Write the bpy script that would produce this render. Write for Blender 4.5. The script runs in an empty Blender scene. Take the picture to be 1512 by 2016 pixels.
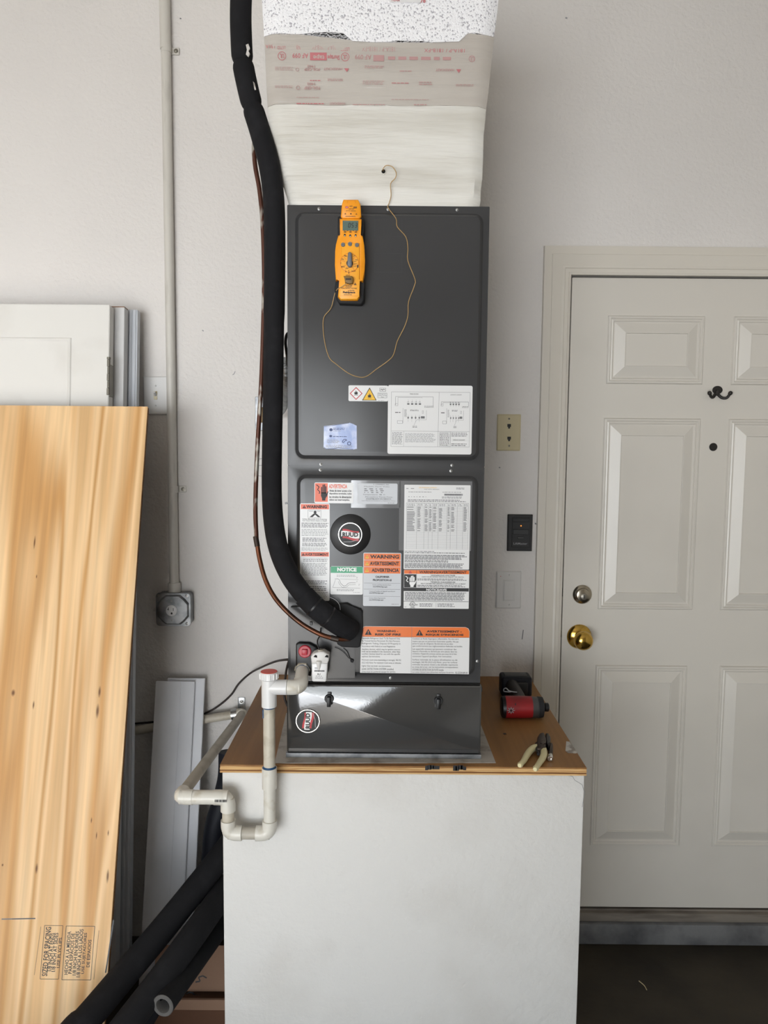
import bpy, bmesh, math, random
from mathutils import Vector, Matrix
random.seed(7)
sc = bpy.context.scene
COL = sc.collection

# ------------------------------------------------------------------ camera
FPX, CAMH = 1490.0, 1.62
PITCH, ROLL = math.radians(4.91), math.radians(0.5)
CF = Vector((0, math.cos(PITCH), -math.sin(PITCH)))
_R0 = Vector((1, 0, 0)); _U0 = _R0.cross(CF)
CR = math.cos(ROLL) * _R0 + math.sin(ROLL) * _U0
CU = CR.cross(CF)
CC = Vector((0, 0, CAMH))
cam_data = bpy.data.cameras.new('camera'); cam = bpy.data.objects.new('camera', cam_data); COL.objects.link(cam)
cam_data.sensor_fit = 'HORIZONTAL'; cam_data.sensor_width = 36.0; cam_data.lens = FPX * 36.0 / 1512.0
cam_data.clip_start = 0.01
cam.matrix_world = Matrix(((CR.x, CU.x, -CF.x, CC.x), (CR.y, CU.y, -CF.y, CC.y), (CR.z, CU.z, -CF.z, CC.z), (0, 0, 0, 1)))
sc.camera = cam

# ------------------------------------------------------------------ daylight through the open garage door
OPEN_X0, OPEN_X1, OPEN_H, FRONT_Y = -3.45, -0.2, 2.12, -3.3
world = bpy.data.worlds.new('daylight'); sc.world = world; world.use_nodes = True
wn, wl = world.node_tree.nodes, world.node_tree.links
wn.clear()
wo = wn.new('ShaderNodeOutputWorld'); bg = wn.new('ShaderNodeBackground')
tc = wn.new('ShaderNodeTexCoord'); sep = wn.new('ShaderNodeSeparateXYZ'); mp = wn.new('ShaderNodeMapRange'); rp = wn.new('ShaderNodeValToRGB')
wl.new(tc.outputs['Generated'], sep.inputs[0]); wl.new(sep.outputs['Z'], mp.inputs[0])
mp.inputs[1].default_value = -1; mp.inputs[2].default_value = 1
wl.new(mp.outputs[0], rp.inputs[0])
e = rp.color_ramp.elements
e[0].position = 0.0; e[0].color = (0.95, 0.95, 0.96, 1)          # sunlit pale paving outside
e[1].position = 1.0; e[1].color = (0.50, 0.72, 1.1, 1)
for pos, c in ((0.44, (1.42, 1.47, 1.52, 1)), (0.497, (2.45, 2.55, 2.66, 1)), (0.505, (1.2, 1.26, 1.28, 1)), (0.54, (0.75, 0.80, 0.82, 1)), (0.60, (1.0, 1.08, 1.16, 1)), (0.70, (1.15, 1.4, 1.7, 1))):
    a = e.new(pos); a.color = c
wl.new(rp.outputs[0], bg.inputs[0]); bg.inputs[1].default_value = 7.0
wl.new(bg.outputs[0], wo.inputs[0])
pl = bpy.data.lights.new('garage_opening_portal', 'AREA'); pl.shape = 'RECTANGLE'
pl.size = OPEN_X1 - OPEN_X0; pl.size_y = OPEN_H; pl.cycles.is_portal = True
po = bpy.data.objects.new('garage_opening_portal', pl); COL.objects.link(po)
po.location = ((OPEN_X0 + OPEN_X1) / 2, FRONT_Y, OPEN_H / 2); po.rotation_euler = (math.radians(90), 0, 0)
sl = bpy.data.lights.new('sun', 'SUN'); sl.energy = 75.0; sl.angle = math.radians(0.6); sl.color = (1.0, 0.95, 0.88)
so = bpy.data.objects.new('sun', sl); COL.objects.link(so); so.location = (-1.5, -8, 6)
so.rotation_euler = Vector((-0.02, math.cos(math.radians(34)), -math.sin(math.radians(34)))).to_track_quat('-Z', 'Y').to_euler()
sc.view_settings.view_transform = 'Standard'; sc.view_settings.look = 'None'
sc.view_settings.gamma = 1.0; sc.view_settings.use_curve_mapping = False
sc.view_settings.exposure = -0.17

# ------------------------------------------------------------------ pixel -> place (each with its own real depth)
def ray(px, py): return CF + CR * ((px - 756) / FPX) - CU * ((py - 1008) / FPX)
def at(px, py, Y):
    d = ray(px, py); return CC + d * (Y / d.y)
def atz(px, py, Z):
    d = ray(px, py); return CC + d * ((Z - CAMH) / d.z)
class Crop:
    def __init__(s, x0, y0, k): s.x0, s.y0, s.k = x0, y0, k
    def __call__(s, u, v): return (s.x0 + u / s.k, s.y0 + v / s.k)
FULL = Crop(0, 0, 1.0)
K1 = Crop(430, 0, 2.607); K2 = Crop(560, 380, 3.6); K3 = Crop(620, 380, 8.764); K4 = Crop(560, 740, 3.688)
K5 = Crop(570, 930, 3.877); K6 = Crop(570, 1180, 3.877); K7 = Crop(330, 1260, 4.582); K8 = Crop(930, 1280, 6.048)
L1 = Crop(0, 560, 3.78); L2 = Crop(0, 1300, 2.816); L3 = Crop(260, 700, 3.6); L4 = Crop(960, 780, 3.735)
L5 = Crop(1060, 460, 3.345); L6 = Crop(1060, 1120, 2.25); L7 = Crop(0, 1700, 3.36); L8 = Crop(280, 0, 4.725)

WALL = 2.375          # plane of the painted wall
PZ = 0.89             # top of the platform
AY = 1.740            # furnace flange plane
PY = 1.730            # raised panel face

# ------------------------------------------------------------------ materials
def lin(c):
    return tuple(((v / 255.0) / 12.92 if v / 255.0 <= 0.04045 else ((v / 255.0 + 0.055) / 1.055) ** 2.4) for v in c) + (1.0,)
M = {}
def mat(name, rgb, rough=0.6, metal=0.0, spec=0.5, bump=None, var=None, coat=0.0, rvar=None):
    """rgb in sRGB 0-255; bump=(scale,strength,dist); var=(scale, rgb2, lo, hi, stretch); rvar=(scale, lo, hi)"""
    m = bpy.data.materials.new(name); m.use_nodes = True
    n, l = m.node_tree.nodes, m.node_tree.links
    b = n['Principled BSDF']
    b.inputs['Base Color'].default_value = lin(rgb); b.inputs['Roughness'].default_value = rough
    b.inputs['Metallic'].default_value = metal; b.inputs['Specular IOR Level'].default_value = spec
    b.inputs['Coat Weight'].default_value = coat
    t = n.new('ShaderNodeTexCoord')
    def noise(scale, stretch=(1, 1, 1), detail=4):
        mpn = n.new('ShaderNodeMapping'); mpn.inputs['Scale'].default_value = stretch
        ns = n.new('ShaderNodeTexNoise'); ns.inputs['Scale'].default_value = scale; ns.inputs['Detail'].default_value = detail
        l.new(t.outputs['Object'], mpn.inputs[0]); l.new(mpn.outputs[0], ns.inputs['Vector']); return ns
    if var:
        scl, rgb2, lo, hi = var[:4]; st = var[4] if len(var) > 4 else (1, 1, 1)
        ns = noise(scl, st); r = n.new('ShaderNodeValToRGB')
        r.color_ramp.elements[0].position = lo; r.color_ramp.elements[0].color = lin(rgb)
        r.color_ramp.elements[1].position = hi; r.color_ramp.elements[1].color = lin(rgb2)
        l.new(ns.outputs['Fac'], r.inputs[0]); l.new(r.outputs[0], b.inputs['Base Color'])
    if rvar:
        ns = noise(rvar[0]); mr = n.new('ShaderNodeMapRange'); mr.inputs[1].default_value = 0.35; mr.inputs[2].default_value = 0.65
        mr.inputs[3].default_value = rvar[1]; mr.inputs[4].default_value = rvar[2]
        l.new(ns.outputs['Fac'], mr.inputs[0]); l.new(mr.outputs[0], b.inputs['Roughness'])
    if bump:
        ns = noise(bump[0], bump[3] if len(bump) > 3 else (1, 1, 1), 3)
        bp = n.new('ShaderNodeBump'); bp.inputs['Strength'].default_value = bump[1]; bp.inputs['Distance'].default_value = bump[2]
        l.new(ns.outputs['Fac'], bp.inputs['Height']); l.new(bp.outputs[0], b.inputs['Normal'])
    M[name] = m; return m

mat('wall_paint', (223, 219, 215), 0.55, bump=(85, 0.5, 0.005), var=(1.3, (215, 211, 207), 0.4, 0.75))
mat('ceiling_paint', (225, 222, 216), 0.8)
mat('side_paint', (205, 200, 192), 0.8)
mat('door_paint', (212, 207, 198), 0.33, bump=(60, 0.06, 0.002, (1, 1, 0.12)), var=(1.6, (206, 201, 192), 0.45, 0.6))
mat('trim_paint', (214, 208, 197), 0.42, bump=(40, 0.08, 0.002, (1, 1, 0.2)))
mat('drywall_paint', (219, 218, 215), 0.6, bump=(75, 0.5, 0.004), var=(5, (211, 209, 205), 0.5, 0.75))
mat('concrete_floor', (62, 55, 44), 0.55, spec=0.3, bump=(30, 0.3, 0.003), var=(3.2, (42, 37, 30), 0.38, 0.66))
mat('concrete_curb', (112, 112, 112), 0.85, bump=(40, 0.6, 0.006), var=(9, (74, 74, 76), 0.4, 0.68))
mat('sill_wood', (126, 118, 108), 0.75, bump=(60, 0.4, 0.003, (0.2, 1, 1)), var=(14, (78, 70, 62), 0.45, 0.7, (0.3, 1, 2)))
mat('cabinet_grey', (62, 62, 63), 0.27, spec=0.38, bump=(140, 0.03, 0.001), rvar=(5, 0.2, 0.27))
mat('cabinet_gloss', (62, 62, 62), 0.10, spec=1.0, bump=(160, 0.06, 0.0012))
mat('cabinet_dark', (42, 43, 45), 0.45)
mat('black_plastic', (14, 14, 17), 0.42)
mat('black_rubber', (28, 28, 30), 0.75)
mat('foam_black', (22, 22, 25), 0.85, spec=0.3, bump=(240, 0.25, 0.0015), var=(26, (30, 30, 33), 0.5, 0.7))
mat('navy_black', (19, 21, 30), 0.6, spec=0.35)
mat('foam_core', (92, 90, 88), 0.9, bump=(400, 0.4, 0.002))
mat('copper', (128, 82, 60), 0.38, metal=0.85, var=(16, (72, 52, 42), 0.4, 0.62, (1, 1, 0.5)))
mat('copper_painted', (88, 54, 42), 0.45, metal=0.5, var=(22, (176, 170, 160), 0.55, 0.6, (1, 1, 0.4)))
mat('pvc_white', (218, 215, 206), 0.32, spec=0.5, var=(30, (182, 172, 150), 0.56, 0.8))
mat('pvc_aged', (200, 193, 178), 0.42, var=(24, (150, 138, 116), 0.5, 0.8))
mat('pvc_grey', (180, 174, 162), 0.5, var=(20, (156, 148, 134), 0.45, 0.7))
mat('pvc_pure', (226, 226, 226), 0.3)
mat('primer_blue', (28, 72, 112), 0.45)
mat('cap_red', (214, 78, 66), 0.5)
mat('plug_red', (170, 34, 52), 0.35)
mat('galv', (150, 152, 154), 0.42, metal=0.85, var=(28, (116, 119, 122), 0.42, 0.62))
mat('galv_bright', (190, 192, 193), 0.25, metal=0.9)
mat('screw_metal', (150, 150, 148), 0.35, metal=0.9)
mat('chrome', (205, 203, 198), 0.12, metal=1.0)
mat('nickel', (176, 168, 152), 0.22, metal=1.0)
mat('brass', (205, 168, 84), 0.16, metal=1.0)
mat('bronze_dark', (46, 43, 41), 0.45, metal=0.4)
mat('hinge_metal', (140, 136, 126), 0.4, metal=0.8)
mat('conduit_paint', (206, 202, 194), 0.4, var=(40, (186, 182, 174), 0.55, 0.75, (1, 1, 0.2)))
mat('plate_white', (214, 212, 209), 0.35)
mat('plate_ivory', (206, 194, 158), 0.38)
mat('slab_white', (228, 226, 221), 0.42, var=(7, (220, 217, 211), 0.5, 0.75))
mat('slab_grey', (212, 212, 212), 0.45)
mat('alum_white', (206, 210, 216), 0.35)
mat('vinyl_board', (236, 238, 243), 0.42, var=(5, (226, 228, 233), 0.45, 0.7))
mat('mastic_white', (226, 224, 217), 0.5, bump=(8, 0.5, 0.02, (0.5, 1, 5)), var=(3.2, (204, 200, 190), 0.42, 0.75, (0.8, 1, 6)))
mat('tape_clear', (196, 190, 182), 0.22, spec=0.6, bump=(9, 0.35, 0.01, (0.6, 1, 7)), var=(3, (184, 176, 168), 0.4, 0.7, (0.7, 1, 4)))
mat('label_white', (222, 222, 222), 0.3, spec=0.5, bump=(14, 0.10, 0.003))
mat('label_silver', (196, 199, 204), 0.34, metal=0.0, bump=(12, 0.15, 0.004))
mat('label_blue', (150, 168, 214), 0.25, bump=(40, 0.3, 0.003), var=(30, (206, 214, 236), 0.42, 0.62))
mat('film_clear', (112, 113, 115), 0.10, spec=0.8, bump=(10, 0.25, 0.004))
mat('label_orange', (226, 112, 36), 0.35)
mat('label_red_orange', (222, 96, 58), 0.35)
mat('label_green', (32, 150, 104), 0.35)
mat('label_yellow', (236, 186, 32), 0.35)
mat('print_black', (24, 24, 26), 0.5)
mat('print_grey', (108, 108, 110), 0.5)
mat('print_light', (150, 150, 152), 0.5)
mat('print_blue', (30, 52, 108), 0.4)
mat('print_red', (188, 44, 52), 0.45)
mat('print_faded_red', (196, 120, 124), 0.5)
mat('print_pale_red', (188, 148, 146), 0.5)
mat('print_white', (232, 232, 232), 0.4)
mat('meter_yellow', (246, 158, 22), 0.38, var=(20, (238, 146, 16), 0.5, 0.7))
mat('meter_yellow_light', (248, 170, 40), 0.4)
mat('meter_orange', (224, 128, 16), 0.45)
mat('lcd', (92, 112, 104), 0.2, spec=0.6)
mat('button_grey', (110, 112, 116), 0.4)
mat('plug_brown', (122, 92, 38), 0.5)
mat('wire_tan', (186, 152, 100), 0.6)
mat('cable_brown', (46, 36, 32), 0.55)
mat('driver_red', (150, 24, 30), 0.42, var=(18, (124, 20, 26), 0.5, 0.7))
mat('driver_grey', (84, 84, 84), 0.4, metal=0.5)
mat('handle_dark', (40, 36, 34), 0.6)
mat('grip_cream', (222, 212, 166), 0.45)
mat('steel_dark', (66, 56, 50), 0.45, metal=0.6)
mat('scrap_white', (206, 202, 196), 0.6, var=(40, (150, 142, 134), 0.52, 0.62))
mat('sheet_pale', (176, 170, 162), 0.5, var=(24, (140, 130, 120), 0.5, 0.68))
mat('cardboard', (150, 118, 96), 0.85, bump=(60, 0.2, 0.002))
mat('cardboard_dark', (98, 66, 46), 0.85)
mat('amber_glow', (255, 170, 80), 0.4)
bn = M['amber_glow'].node_tree.nodes['Principled BSDF']; bn.inputs['Emission Color'].default_value = lin((255, 150, 50)); bn.inputs['Emission Strength'].default_value = 1.2
mat('straw', (206, 190, 150), 0.7)
mat('dark_gap', (14, 13, 12), 0.9)

def foil_mesh():
    m = bpy.data.materials.new('foil_mesh'); m.use_nodes = True; n, l = m.node_tree.nodes, m.node_tree.links; b = n['Principled BSDF']
    t = n.new('ShaderNodeTexCoord'); ns = n.new('ShaderNodeTexNoise'); ns.inputs['Scale'].default_value = 230; ns.inputs['Detail'].default_value = 2
    l.new(t.outputs['Object'], ns.inputs['Vector']); r = n.new('ShaderNodeValToRGB')
    r.color_ramp.elements[0].position = 0.34; r.color_ramp.elements[0].color = lin((176, 174, 182))
    r.color_ramp.elements[1].position = 0.43; r.color_ramp.elements[1].color = lin((252, 252, 255))  # near-white base colour stands in for the foil's blown-out glare
    l.new(ns.outputs['Fac'], r.inputs[0]); l.new(r.outputs[0], b.inputs['Base Color'])
    b.inputs['Roughness'].default_value = 0.45; b.inputs['Metallic'].default_value = 0.0; b.inputs['Specular IOR Level'].default_value = 1.0
    bp = n.new('ShaderNodeBump'); bp.inputs['Strength'].default_value = 0.6; bp.inputs['Distance'].default_value = 0.004
    l.new(ns.outputs['Fac'], bp.inputs['Height']); l.new(bp.outputs[0], b.inputs['Normal']); M['foil_mesh'] = m
foil_mesh()

def wood(name, c1, c2, c3, rough, band=9.0, knots=(), axis_stretch=(1, 1, 0.06), distort=3.0):
    m = bpy.data.materials.new(name); m.use_nodes = True; n, l = m.node_tree.nodes, m.node_tree.links; b = n['Principled BSDF']
    t = n.new('ShaderNodeTexCoord')
    mp = n.new('ShaderNodeMapping'); mp.inputs['Scale'].default_value = axis_stretch; l.new(t.outputs['Object'], mp.inputs[0])
    big = n.new('ShaderNodeTexNoise'); big.inputs['Scale'].default_value = band; big.inputs['Detail'].default_value = 3; big.inputs['Distortion'].default_value = 0.6
    l.new(mp.outputs[0], big.inputs['Vector'])
    mul = n.new('ShaderNodeMath'); mul.operation = 'MULTIPLY'; mul.inputs[1].default_value = distort; l.new(big.outputs['Fac'], mul.inputs[0])
    fr = n.new('ShaderNodeMath'); fr.operation = 'PINGPONG'; fr.inputs[1].default_value = 0.5; l.new(mul.outputs[0], fr.inputs[0])
    r = n.new('ShaderNodeValToRGB'); r.color_ramp.interpolation = 'EASE'
    r.color_ramp.elements[0].position = 0.05; r.color_ramp.elements[0].color = lin(c1)
    r.color_ramp.elements[1].position = 0.5; r.color_ramp.elements[1].color = lin(c3)
    q = r.color_ramp.elements.new(0.26); q.color = lin(c2)
    l.new(fr.outputs[0], r.inputs[0])
    mp2 = n.new('ShaderNodeMapping'); mp2.inputs['Scale'].default_value = tuple(0.0 if s == 0 else (70 if s == 1 else 2.0) for s in axis_stretch); l.new(t.outputs['Object'], mp2.inputs[0])
    fine = n.new('ShaderNodeTexNoise'); fine.inputs['Scale'].default_value = 1.0; fine.inputs['Detail'].default_value = 3; l.new(mp2.outputs[0], fine.inputs['Vector'])
    mr = n.new('ShaderNodeMapRange'); mr.inputs[1].default_value = 0.3; mr.inputs[2].default_value = 0.7; mr.inputs[3].default_value = 0.86; mr.inputs[4].default_value = 1.08
    l.new(fine.outputs['Fac'], mr.inputs[0])
    mx = n.new('ShaderNodeMix'); mx.data_type = 'RGBA'; mx.blend_type = 'MULTIPLY'; mx.inputs[0].default_value = 1.0
    l.new(r.outputs[0], mx.inputs[6]); l.new(mr.outputs[0], mx.inputs[7])
    last = mx.outputs[2]
    for (kx, kz, rx, rz) in knots:
        vm = n.new('ShaderNodeVectorMath'); vm.operation = 'SUBTRACT'; vm.inputs[1].default_value = (kx, 0, kz); l.new(t.outputs['Object'], vm.inputs[0])
        vs = n.new('ShaderNodeVectorMath'); vs.operation = 'MULTIPLY'; vs.inputs[1].default_value = (1 / rx, 0, 1 / rz); l.new(vm.outputs[0], vs.inputs[0])
        ln = n.new('ShaderNodeVectorMath'); ln.operation = 'LENGTH'; l.new(vs.outputs[0], ln.inputs[0])
        m2 = n.new('ShaderNodeMapRange'); m2.inputs[1].default_value = 0.3; m2.inputs[2].default_value = 1.0; m2.inputs[3].default_value = 0.85; m2.inputs[4].default_value = 0.0
        l.new(ln.outputs['Value'], m2.inputs[0])
        k = n.new('ShaderNodeMix'); k.data_type = 'RGBA'; l.new(m2.outputs[0], k.inputs[0]); l.new(last, k.inputs[6]); k.inputs[7].default_value = lin((92, 52, 26)); last = k.outputs[2]
    l.new(last, b.inputs['Base Color']); b.inputs['Roughness'].default_value = rough; b.inputs['Specular IOR Level'].default_value = 0.3
    M[name] = m

# ------------------------------------------------------------------ mesh helpers
def obj(name, bm, m, parent=None, smooth=None, mats=None):
    me = bpy.data.meshes.new(name)
    bmesh.ops.recalc_face_normals(bm, faces=bm.faces[:])
    bm.to_mesh(me); bm.free()
    for x in (mats or [m]): me.materials.append(M[x])
    if smooth:
        for p in me.polygons: p.use_smooth = True
        me.set_sharp_from_angle(angle=math.radians(smooth))
    o = bpy.data.objects.new(name, me); COL.objects.link(o)
    if parent is not None:
        o.parent = parent
        o.matrix_parent_inverse = Matrix.Identity(4)
        o.location = -Vector(parent['_base']) if '_base' in parent else (0, 0, 0)
    return o
def tag(o, label=None, cat=None, group=None, kind=None):
    if label: o['label'] = label
    if cat: o['category'] = cat
    if group: o['group'] = group
    if kind: o['kind'] = kind
    return o
def thing(name, label, cat, base, group=None):
    o = bpy.data.objects.new(name, None); COL.objects.link(o); o.empty_display_size = 0.05
    o.location = base; o['_base'] = list(base)
    return tag(o, label, cat, group)
def struct(name, bm, m, smooth=None):
    o = obj(name, bm, m, None, smooth); o['kind'] = 'structure'; return o
def NB(): return bmesh.new()
def box(bm, x0, x1, y0, y1, z0, z1, bev=0.0, seg=2):
    r = bmesh.ops.create_cube(bm, size=1.0)
    for v in r['verts']:
        v.co = Vector(((x0 + x1) / 2 + v.co.x * (x1 - x0), (y0 + y1) / 2 + v.co.y * (y1 - y0), (z0 + z1) / 2 + v.co.z * (z1 - z0)))
    if bev > 0:
        es = {ed for v in r['verts'] for ed in v.link_edges}
        bmesh.ops.bevel(bm, geom=list(es), offset=bev, segments=seg, affect='EDGES', profile=0.5)
    return bm
def frame_of(t):
    t = t.normalized(); up = Vector((0, 0, 1)) if abs(t.z) < 0.9 else Vector((1, 0, 0))
    a = up.cross(t).normalized(); return a, t.cross(a).normalized()
def sweep(bm, pts, r, seg=16, caps=True):
    pts = [Vector(p) for p in pts]; n = len(pts)
    rs = r if isinstance(r, (list, tuple)) else [r] * n
    tang = [(pts[min(i + 1, n - 1)] - pts[max(i - 1, 0)]).normalized() for i in range(n)]
    a, b = frame_of(tang[0]); rings = []
    for i in range(n):
        if i:
            q = tang[i - 1].rotation_difference(tang[i]); a = q @ a; b = q @ b
        rings.append([bm.verts.new(pts[i] + (a * math.cos(2 * math.pi * k / seg) + b * math.sin(2 * math.pi * k / seg)) * rs[i]) for k in range(seg)])
    for i in range(n - 1):
        for k in range(seg):
            bm.faces.new((rings[i][k], rings[i][(k + 1) % seg], rings[i + 1][(k + 1) % seg], rings[i + 1][k]))
    if caps:
        bm.faces.new(rings[0]); bm.faces.new(rings[-1])
    return bm
def spline(pts, n=8):
    P = [Vector(p) for p in pts]; P = [P[0] * 2 - P[1]] + P + [P[-1] * 2 - P[-2]]; out = []
    for i in range(1, len(P) - 2):
        for k in range(n):
            t = k / n; a, b, c, d = P[i - 1], P[i], P[i + 1], P[i + 2]
            out.append(0.5 * ((2 * b) + (c - a) * t + (2 * a - 5 * b + 4 * c - d) * t * t + (3 * b - a - 3 * c + d) * t ** 3))
    out.append(P[-2]); return out
def fillet(p0, c, p1, rad, n=8):
    p0, c, p1 = Vector(p0), Vector(c), Vector(p1)
    a = (p0 - c).normalized(); b = (p1 - c).normalized()
    out = [p0]; s = c + a * rad; e_ = c + b * rad
    for i in range(n + 1):
        t = i / n; out.append(s * (1 - t) ** 2 + c * 2 * t * (1 - t) + e_ * t * t)
    out.append(p1); return out
def lathe(bm, origin, axis, prof, seg=24, caps=True):
    """prof = [(distance along axis, radius)]"""
    origin = Vector(origin); axis = Vector(axis).normalized(); a, b = frame_of(axis); rings = []
    for d, r in prof:
        if r < 1e-6: rings.append([bm.verts.new(origin + axis * d)])
        else: rings.append([bm.verts.new(origin + axis * d + (a * math.cos(2 * math.pi * k / seg) + b * math.sin(2 * math.pi * k / seg)) * r) for k in range(seg)])
    for A, B in zip(rings, rings[1:]):
        for k in range(seg):
            if len(A) == 1 and len(B) == 1: continue
            if len(A) == 1: bm.faces.new((A[0], B[k], B[(k + 1) % seg]))
            elif len(B) == 1: bm.faces.new((A[k], A[(k + 1) % seg], B[0]))
            else: bm.faces.new((A[k], A[(k + 1) % seg], B[(k + 1) % seg], B[k]))
    for e_ in ((rings[0], rings[-1]) if caps else ()):
        if len(e_) > 2: bm.faces.new(e_)
    return bm
def prism(bm, pts, d, bev=0.0, seg=2):
    """polygon of 3-D points, pushed by vector d; front rim optionally bevelled"""
    d = Vector(d); A = [bm.verts.new(p) for p in pts]; B = [bm.verts.new(Vector(p) + d) for p in pts]; n = len(A)
    f = bm.faces.new(A); bm.faces.new(B[::-1])
    for i in range(n): bm.faces.new((A[i], B[i], B[(i + 1) % n], A[(i + 1) % n]))
    if bev > 0: bmesh.ops.bevel(bm, geom=list(f.edges), offset=bev, segments=seg, affect='EDGES', profile=0.5, clamp_overlap=True)
    return bm
def pxprism(pts, crop, Yf, Yb, bev=0.0):
    bm = NB(); return prism(bm, [at(*crop(u, v), Yf) for u, v in pts], (0, Yb - Yf, 0), bev)
def rrect(x0, x1, z0, z1, r, n=5):
    out = []
    for cx, cz, a0 in ((x1 - r, z1 - r, 0), (x0 + r, z1 - r, 90), (x0 + r, z0 + r, 180), (x1 - r, z0 + r, 270)):
        for i in range(n + 1):
            t = math.radians(a0 + 90 * i / n); out.append((cx + r * math.cos(t), cz + r * math.sin(t)))
    return out
def rings(bm, outlines, last=True, first=False):
    """outlines = list of lists of 3-D points, all the same length"""
    R = [[bm.verts.new(p) for p in o] for o in outlines]; n = len(R[0])
    for A, B in zip(R, R[1:]):
        for i in range(n): bm.faces.new((A[i], A[(i + 1) % n], B[(i + 1) % n], B[i]))
    if last: bm.faces.new(R[-1])
    if first: bm.faces.new(R[0][::-1])
    return bm
def screw(p, r, parent, name='screw', m='screw_metal', axis=(0, -1, 0)):
    bm = lathe(NB(), p, axis, [(-0.001, r * 1.5), (0.0006, r * 1.5), (0.0008, r), (0.003, r * 0.92), (0.0036, r * 0.5), (0.0036, 0)], 10)
    return obj(name, bm, m, parent, 40)

# ------------------------------------------------------------------ flat print
_tc = {}
def glyphs(s, bold):
    bold *= 1.5; key = (s, bold)
    if key in _tc: return _tc[key]
    c = bpy.data.curves.new('t', 'FONT'); c.body = s; c.size = 1.0; c.resolution_u = 2; c.offset = bold; c.fill_mode = 'FRONT'
    o = bpy.data.objects.new('t', c); COL.objects.link(o)
    me = bpy.data.meshes.new_from_object(o.evaluated_get(bpy.context.evaluated_depsgraph_get()))
    vs = [(v.co.x, v.co.y) for v in me.vertices]; fs = [tuple(p.vertices) for p in me.polygons]
    bpy.data.objects.remove(o); bpy.data.curves.remove(c); bpy.data.meshes.remove(me)
    xs = [v[0] for v in vs]; ys = [v[1] for v in vs]
    w, h = max(xs) - min(xs), max(ys) - min(ys)
    vs = [((x - min(xs)) / w, (y - min(ys)) / h) for x, y in vs]
    _tc[key] = (vs, fs); return _tc[key]
class Print:
    """flat print on a plane; u right, v down in crop pixels; mapped rigidly to the plane at its own depth"""
    def __init__(s, crop, box_, origin=None, right=None, down=None, normal=None, Y=None):
        s.crop = crop; u0, v0, u1, v1 = box_; s.uc, s.vc = (u0 + u1) / 2, (v0 + v1) / 2
        if origin is None:
            c = at(*crop(s.uc, s.vc), Y); c2 = at(*crop(s.uc + 1, s.vc), Y); k = (c2 - c).length
            s.o, s.r, s.d, s.n = c, Vector((k, 0, 0)), Vector((0, 0, -k)), Vector((0, -1, 0))
        else: s.o, s.r, s.d, s.n = origin, right, down, normal
        s.F = []; s.V = []; s.MI = []; s.mats = []; s.lev = 1
    def P(s, u, v, lev=0): return s.o + s.r * (u - s.uc) + s.d * (v - s.vc) + s.n * (0.00012 * lev)
    def mi(s, m):
        if m not in s.mats: s.mats.append(m)
        return s.mats.index(m)
    def poly(s, m, pts, lev=1):
        b = len(s.V); s.V += [s.P(u, v, lev) for u, v in pts]; s.F.append(tuple(range(b, b + len(pts)))); s.MI.append(s.mi(m))
    def rect(s, m, u0, v0, u1, v1, lev=1): s.poly(m, [(u0, v0), (u1, v0), (u1, v1), (u0, v1)], lev)
    def line(s, m, pts, w=2.0, lev=2):
        for (a, b), (c, d) in zip(pts, pts[1:]):
            L = math.hypot(c - a, d - b) or 1; x, y = -(d - b) / L * w / 2, (c - a) / L * w / 2
            s.poly(m, [(a + x, b + y), (c + x, d + y), (c - x, d - y), (a - x, b - y)], lev)
    def frame(s, m, u0, v0, u1, v1, w=2.0, lev=2): s.line(m, [(u0, v0), (u1, v0), (u1, v1), (u0, v1), (u0, v0)], w, lev)
    def disc(s, m, u, v, ru, rv=None, lev=1, n=24): s.poly(m, [(u + ru * math.cos(2 * math.pi * i / n), v + (rv or ru) * math.sin(2 * math.pi * i / n)) for i in range(n)], lev)
    def ring(s, m, u, v, r, w, lev=2, n=28): s.line(m, [(u + r * math.cos(2 * math.pi * i / n), v + r * math.sin(2 * math.pi * i / n)) for i in range(n + 1)], w, lev)
    def text(s, m, t, u0, v0, u1, v1, bold=0.0, lev=3, rot=0):
        """text fitted to the box; rot = 0, 90 (reads upward) or 180"""
        vs, fs = glyphs(t, bold); b = len(s.V)
        for x, y in vs:
            if rot == 0: u, v = u0 + x * (u1 - u0), v1 - y * (v1 - v0)
            elif rot == 180: u, v = u1 - x * (u1 - u0), v0 + y * (v1 - v0)
            else: u, v = u0 + (1 - y) * (u1 - u0), v1 - x * (v1 - v0)
            s.V.append(s.P(u, v, lev))
        for f in fs: s.F.append(tuple(b + i for i in f)); s.MI.append(s.mi(m))
    def dashes(s, m, u0, v0, u1, v1, n, h=0.42, word=(7, 26), gap=4, ragged=0.12, lev=2):
        p = (v1 - v0) / n
        for i in range(n):
            y = v0 + p * (i + 0.5); x = u0; end = u1 - (u1 - u0) * random.random() * ragged
            while x < end - 3:
                w = min(random.uniform(*word), end - x); s.rect(m, x, y - p * h / 2, x + w, y + p * h / 2, lev); x += w + gap
    def clone(s):
        q = Print(s.crop, (s.uc, s.vc, s.uc, s.vc), s.o, s.r, s.d, s.n); return q
    def build(s, name, parent):
        me = bpy.data.meshes.new(name); me.from_pydata([tuple(v) for v in s.V], [], s.F)
        for m in s.mats: me.materials.append(M[m])
        me.polygons.foreach_set('material_index', s.MI); me.update()
        o = bpy.data.objects.new(name, me); COL.objects.link(o)
        o.parent = parent
        root = parent if '_base' in parent else parent.parent
        if parent.parent is None and '_base' in parent: o.location = -Vector(parent['_base'])
        return o
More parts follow.
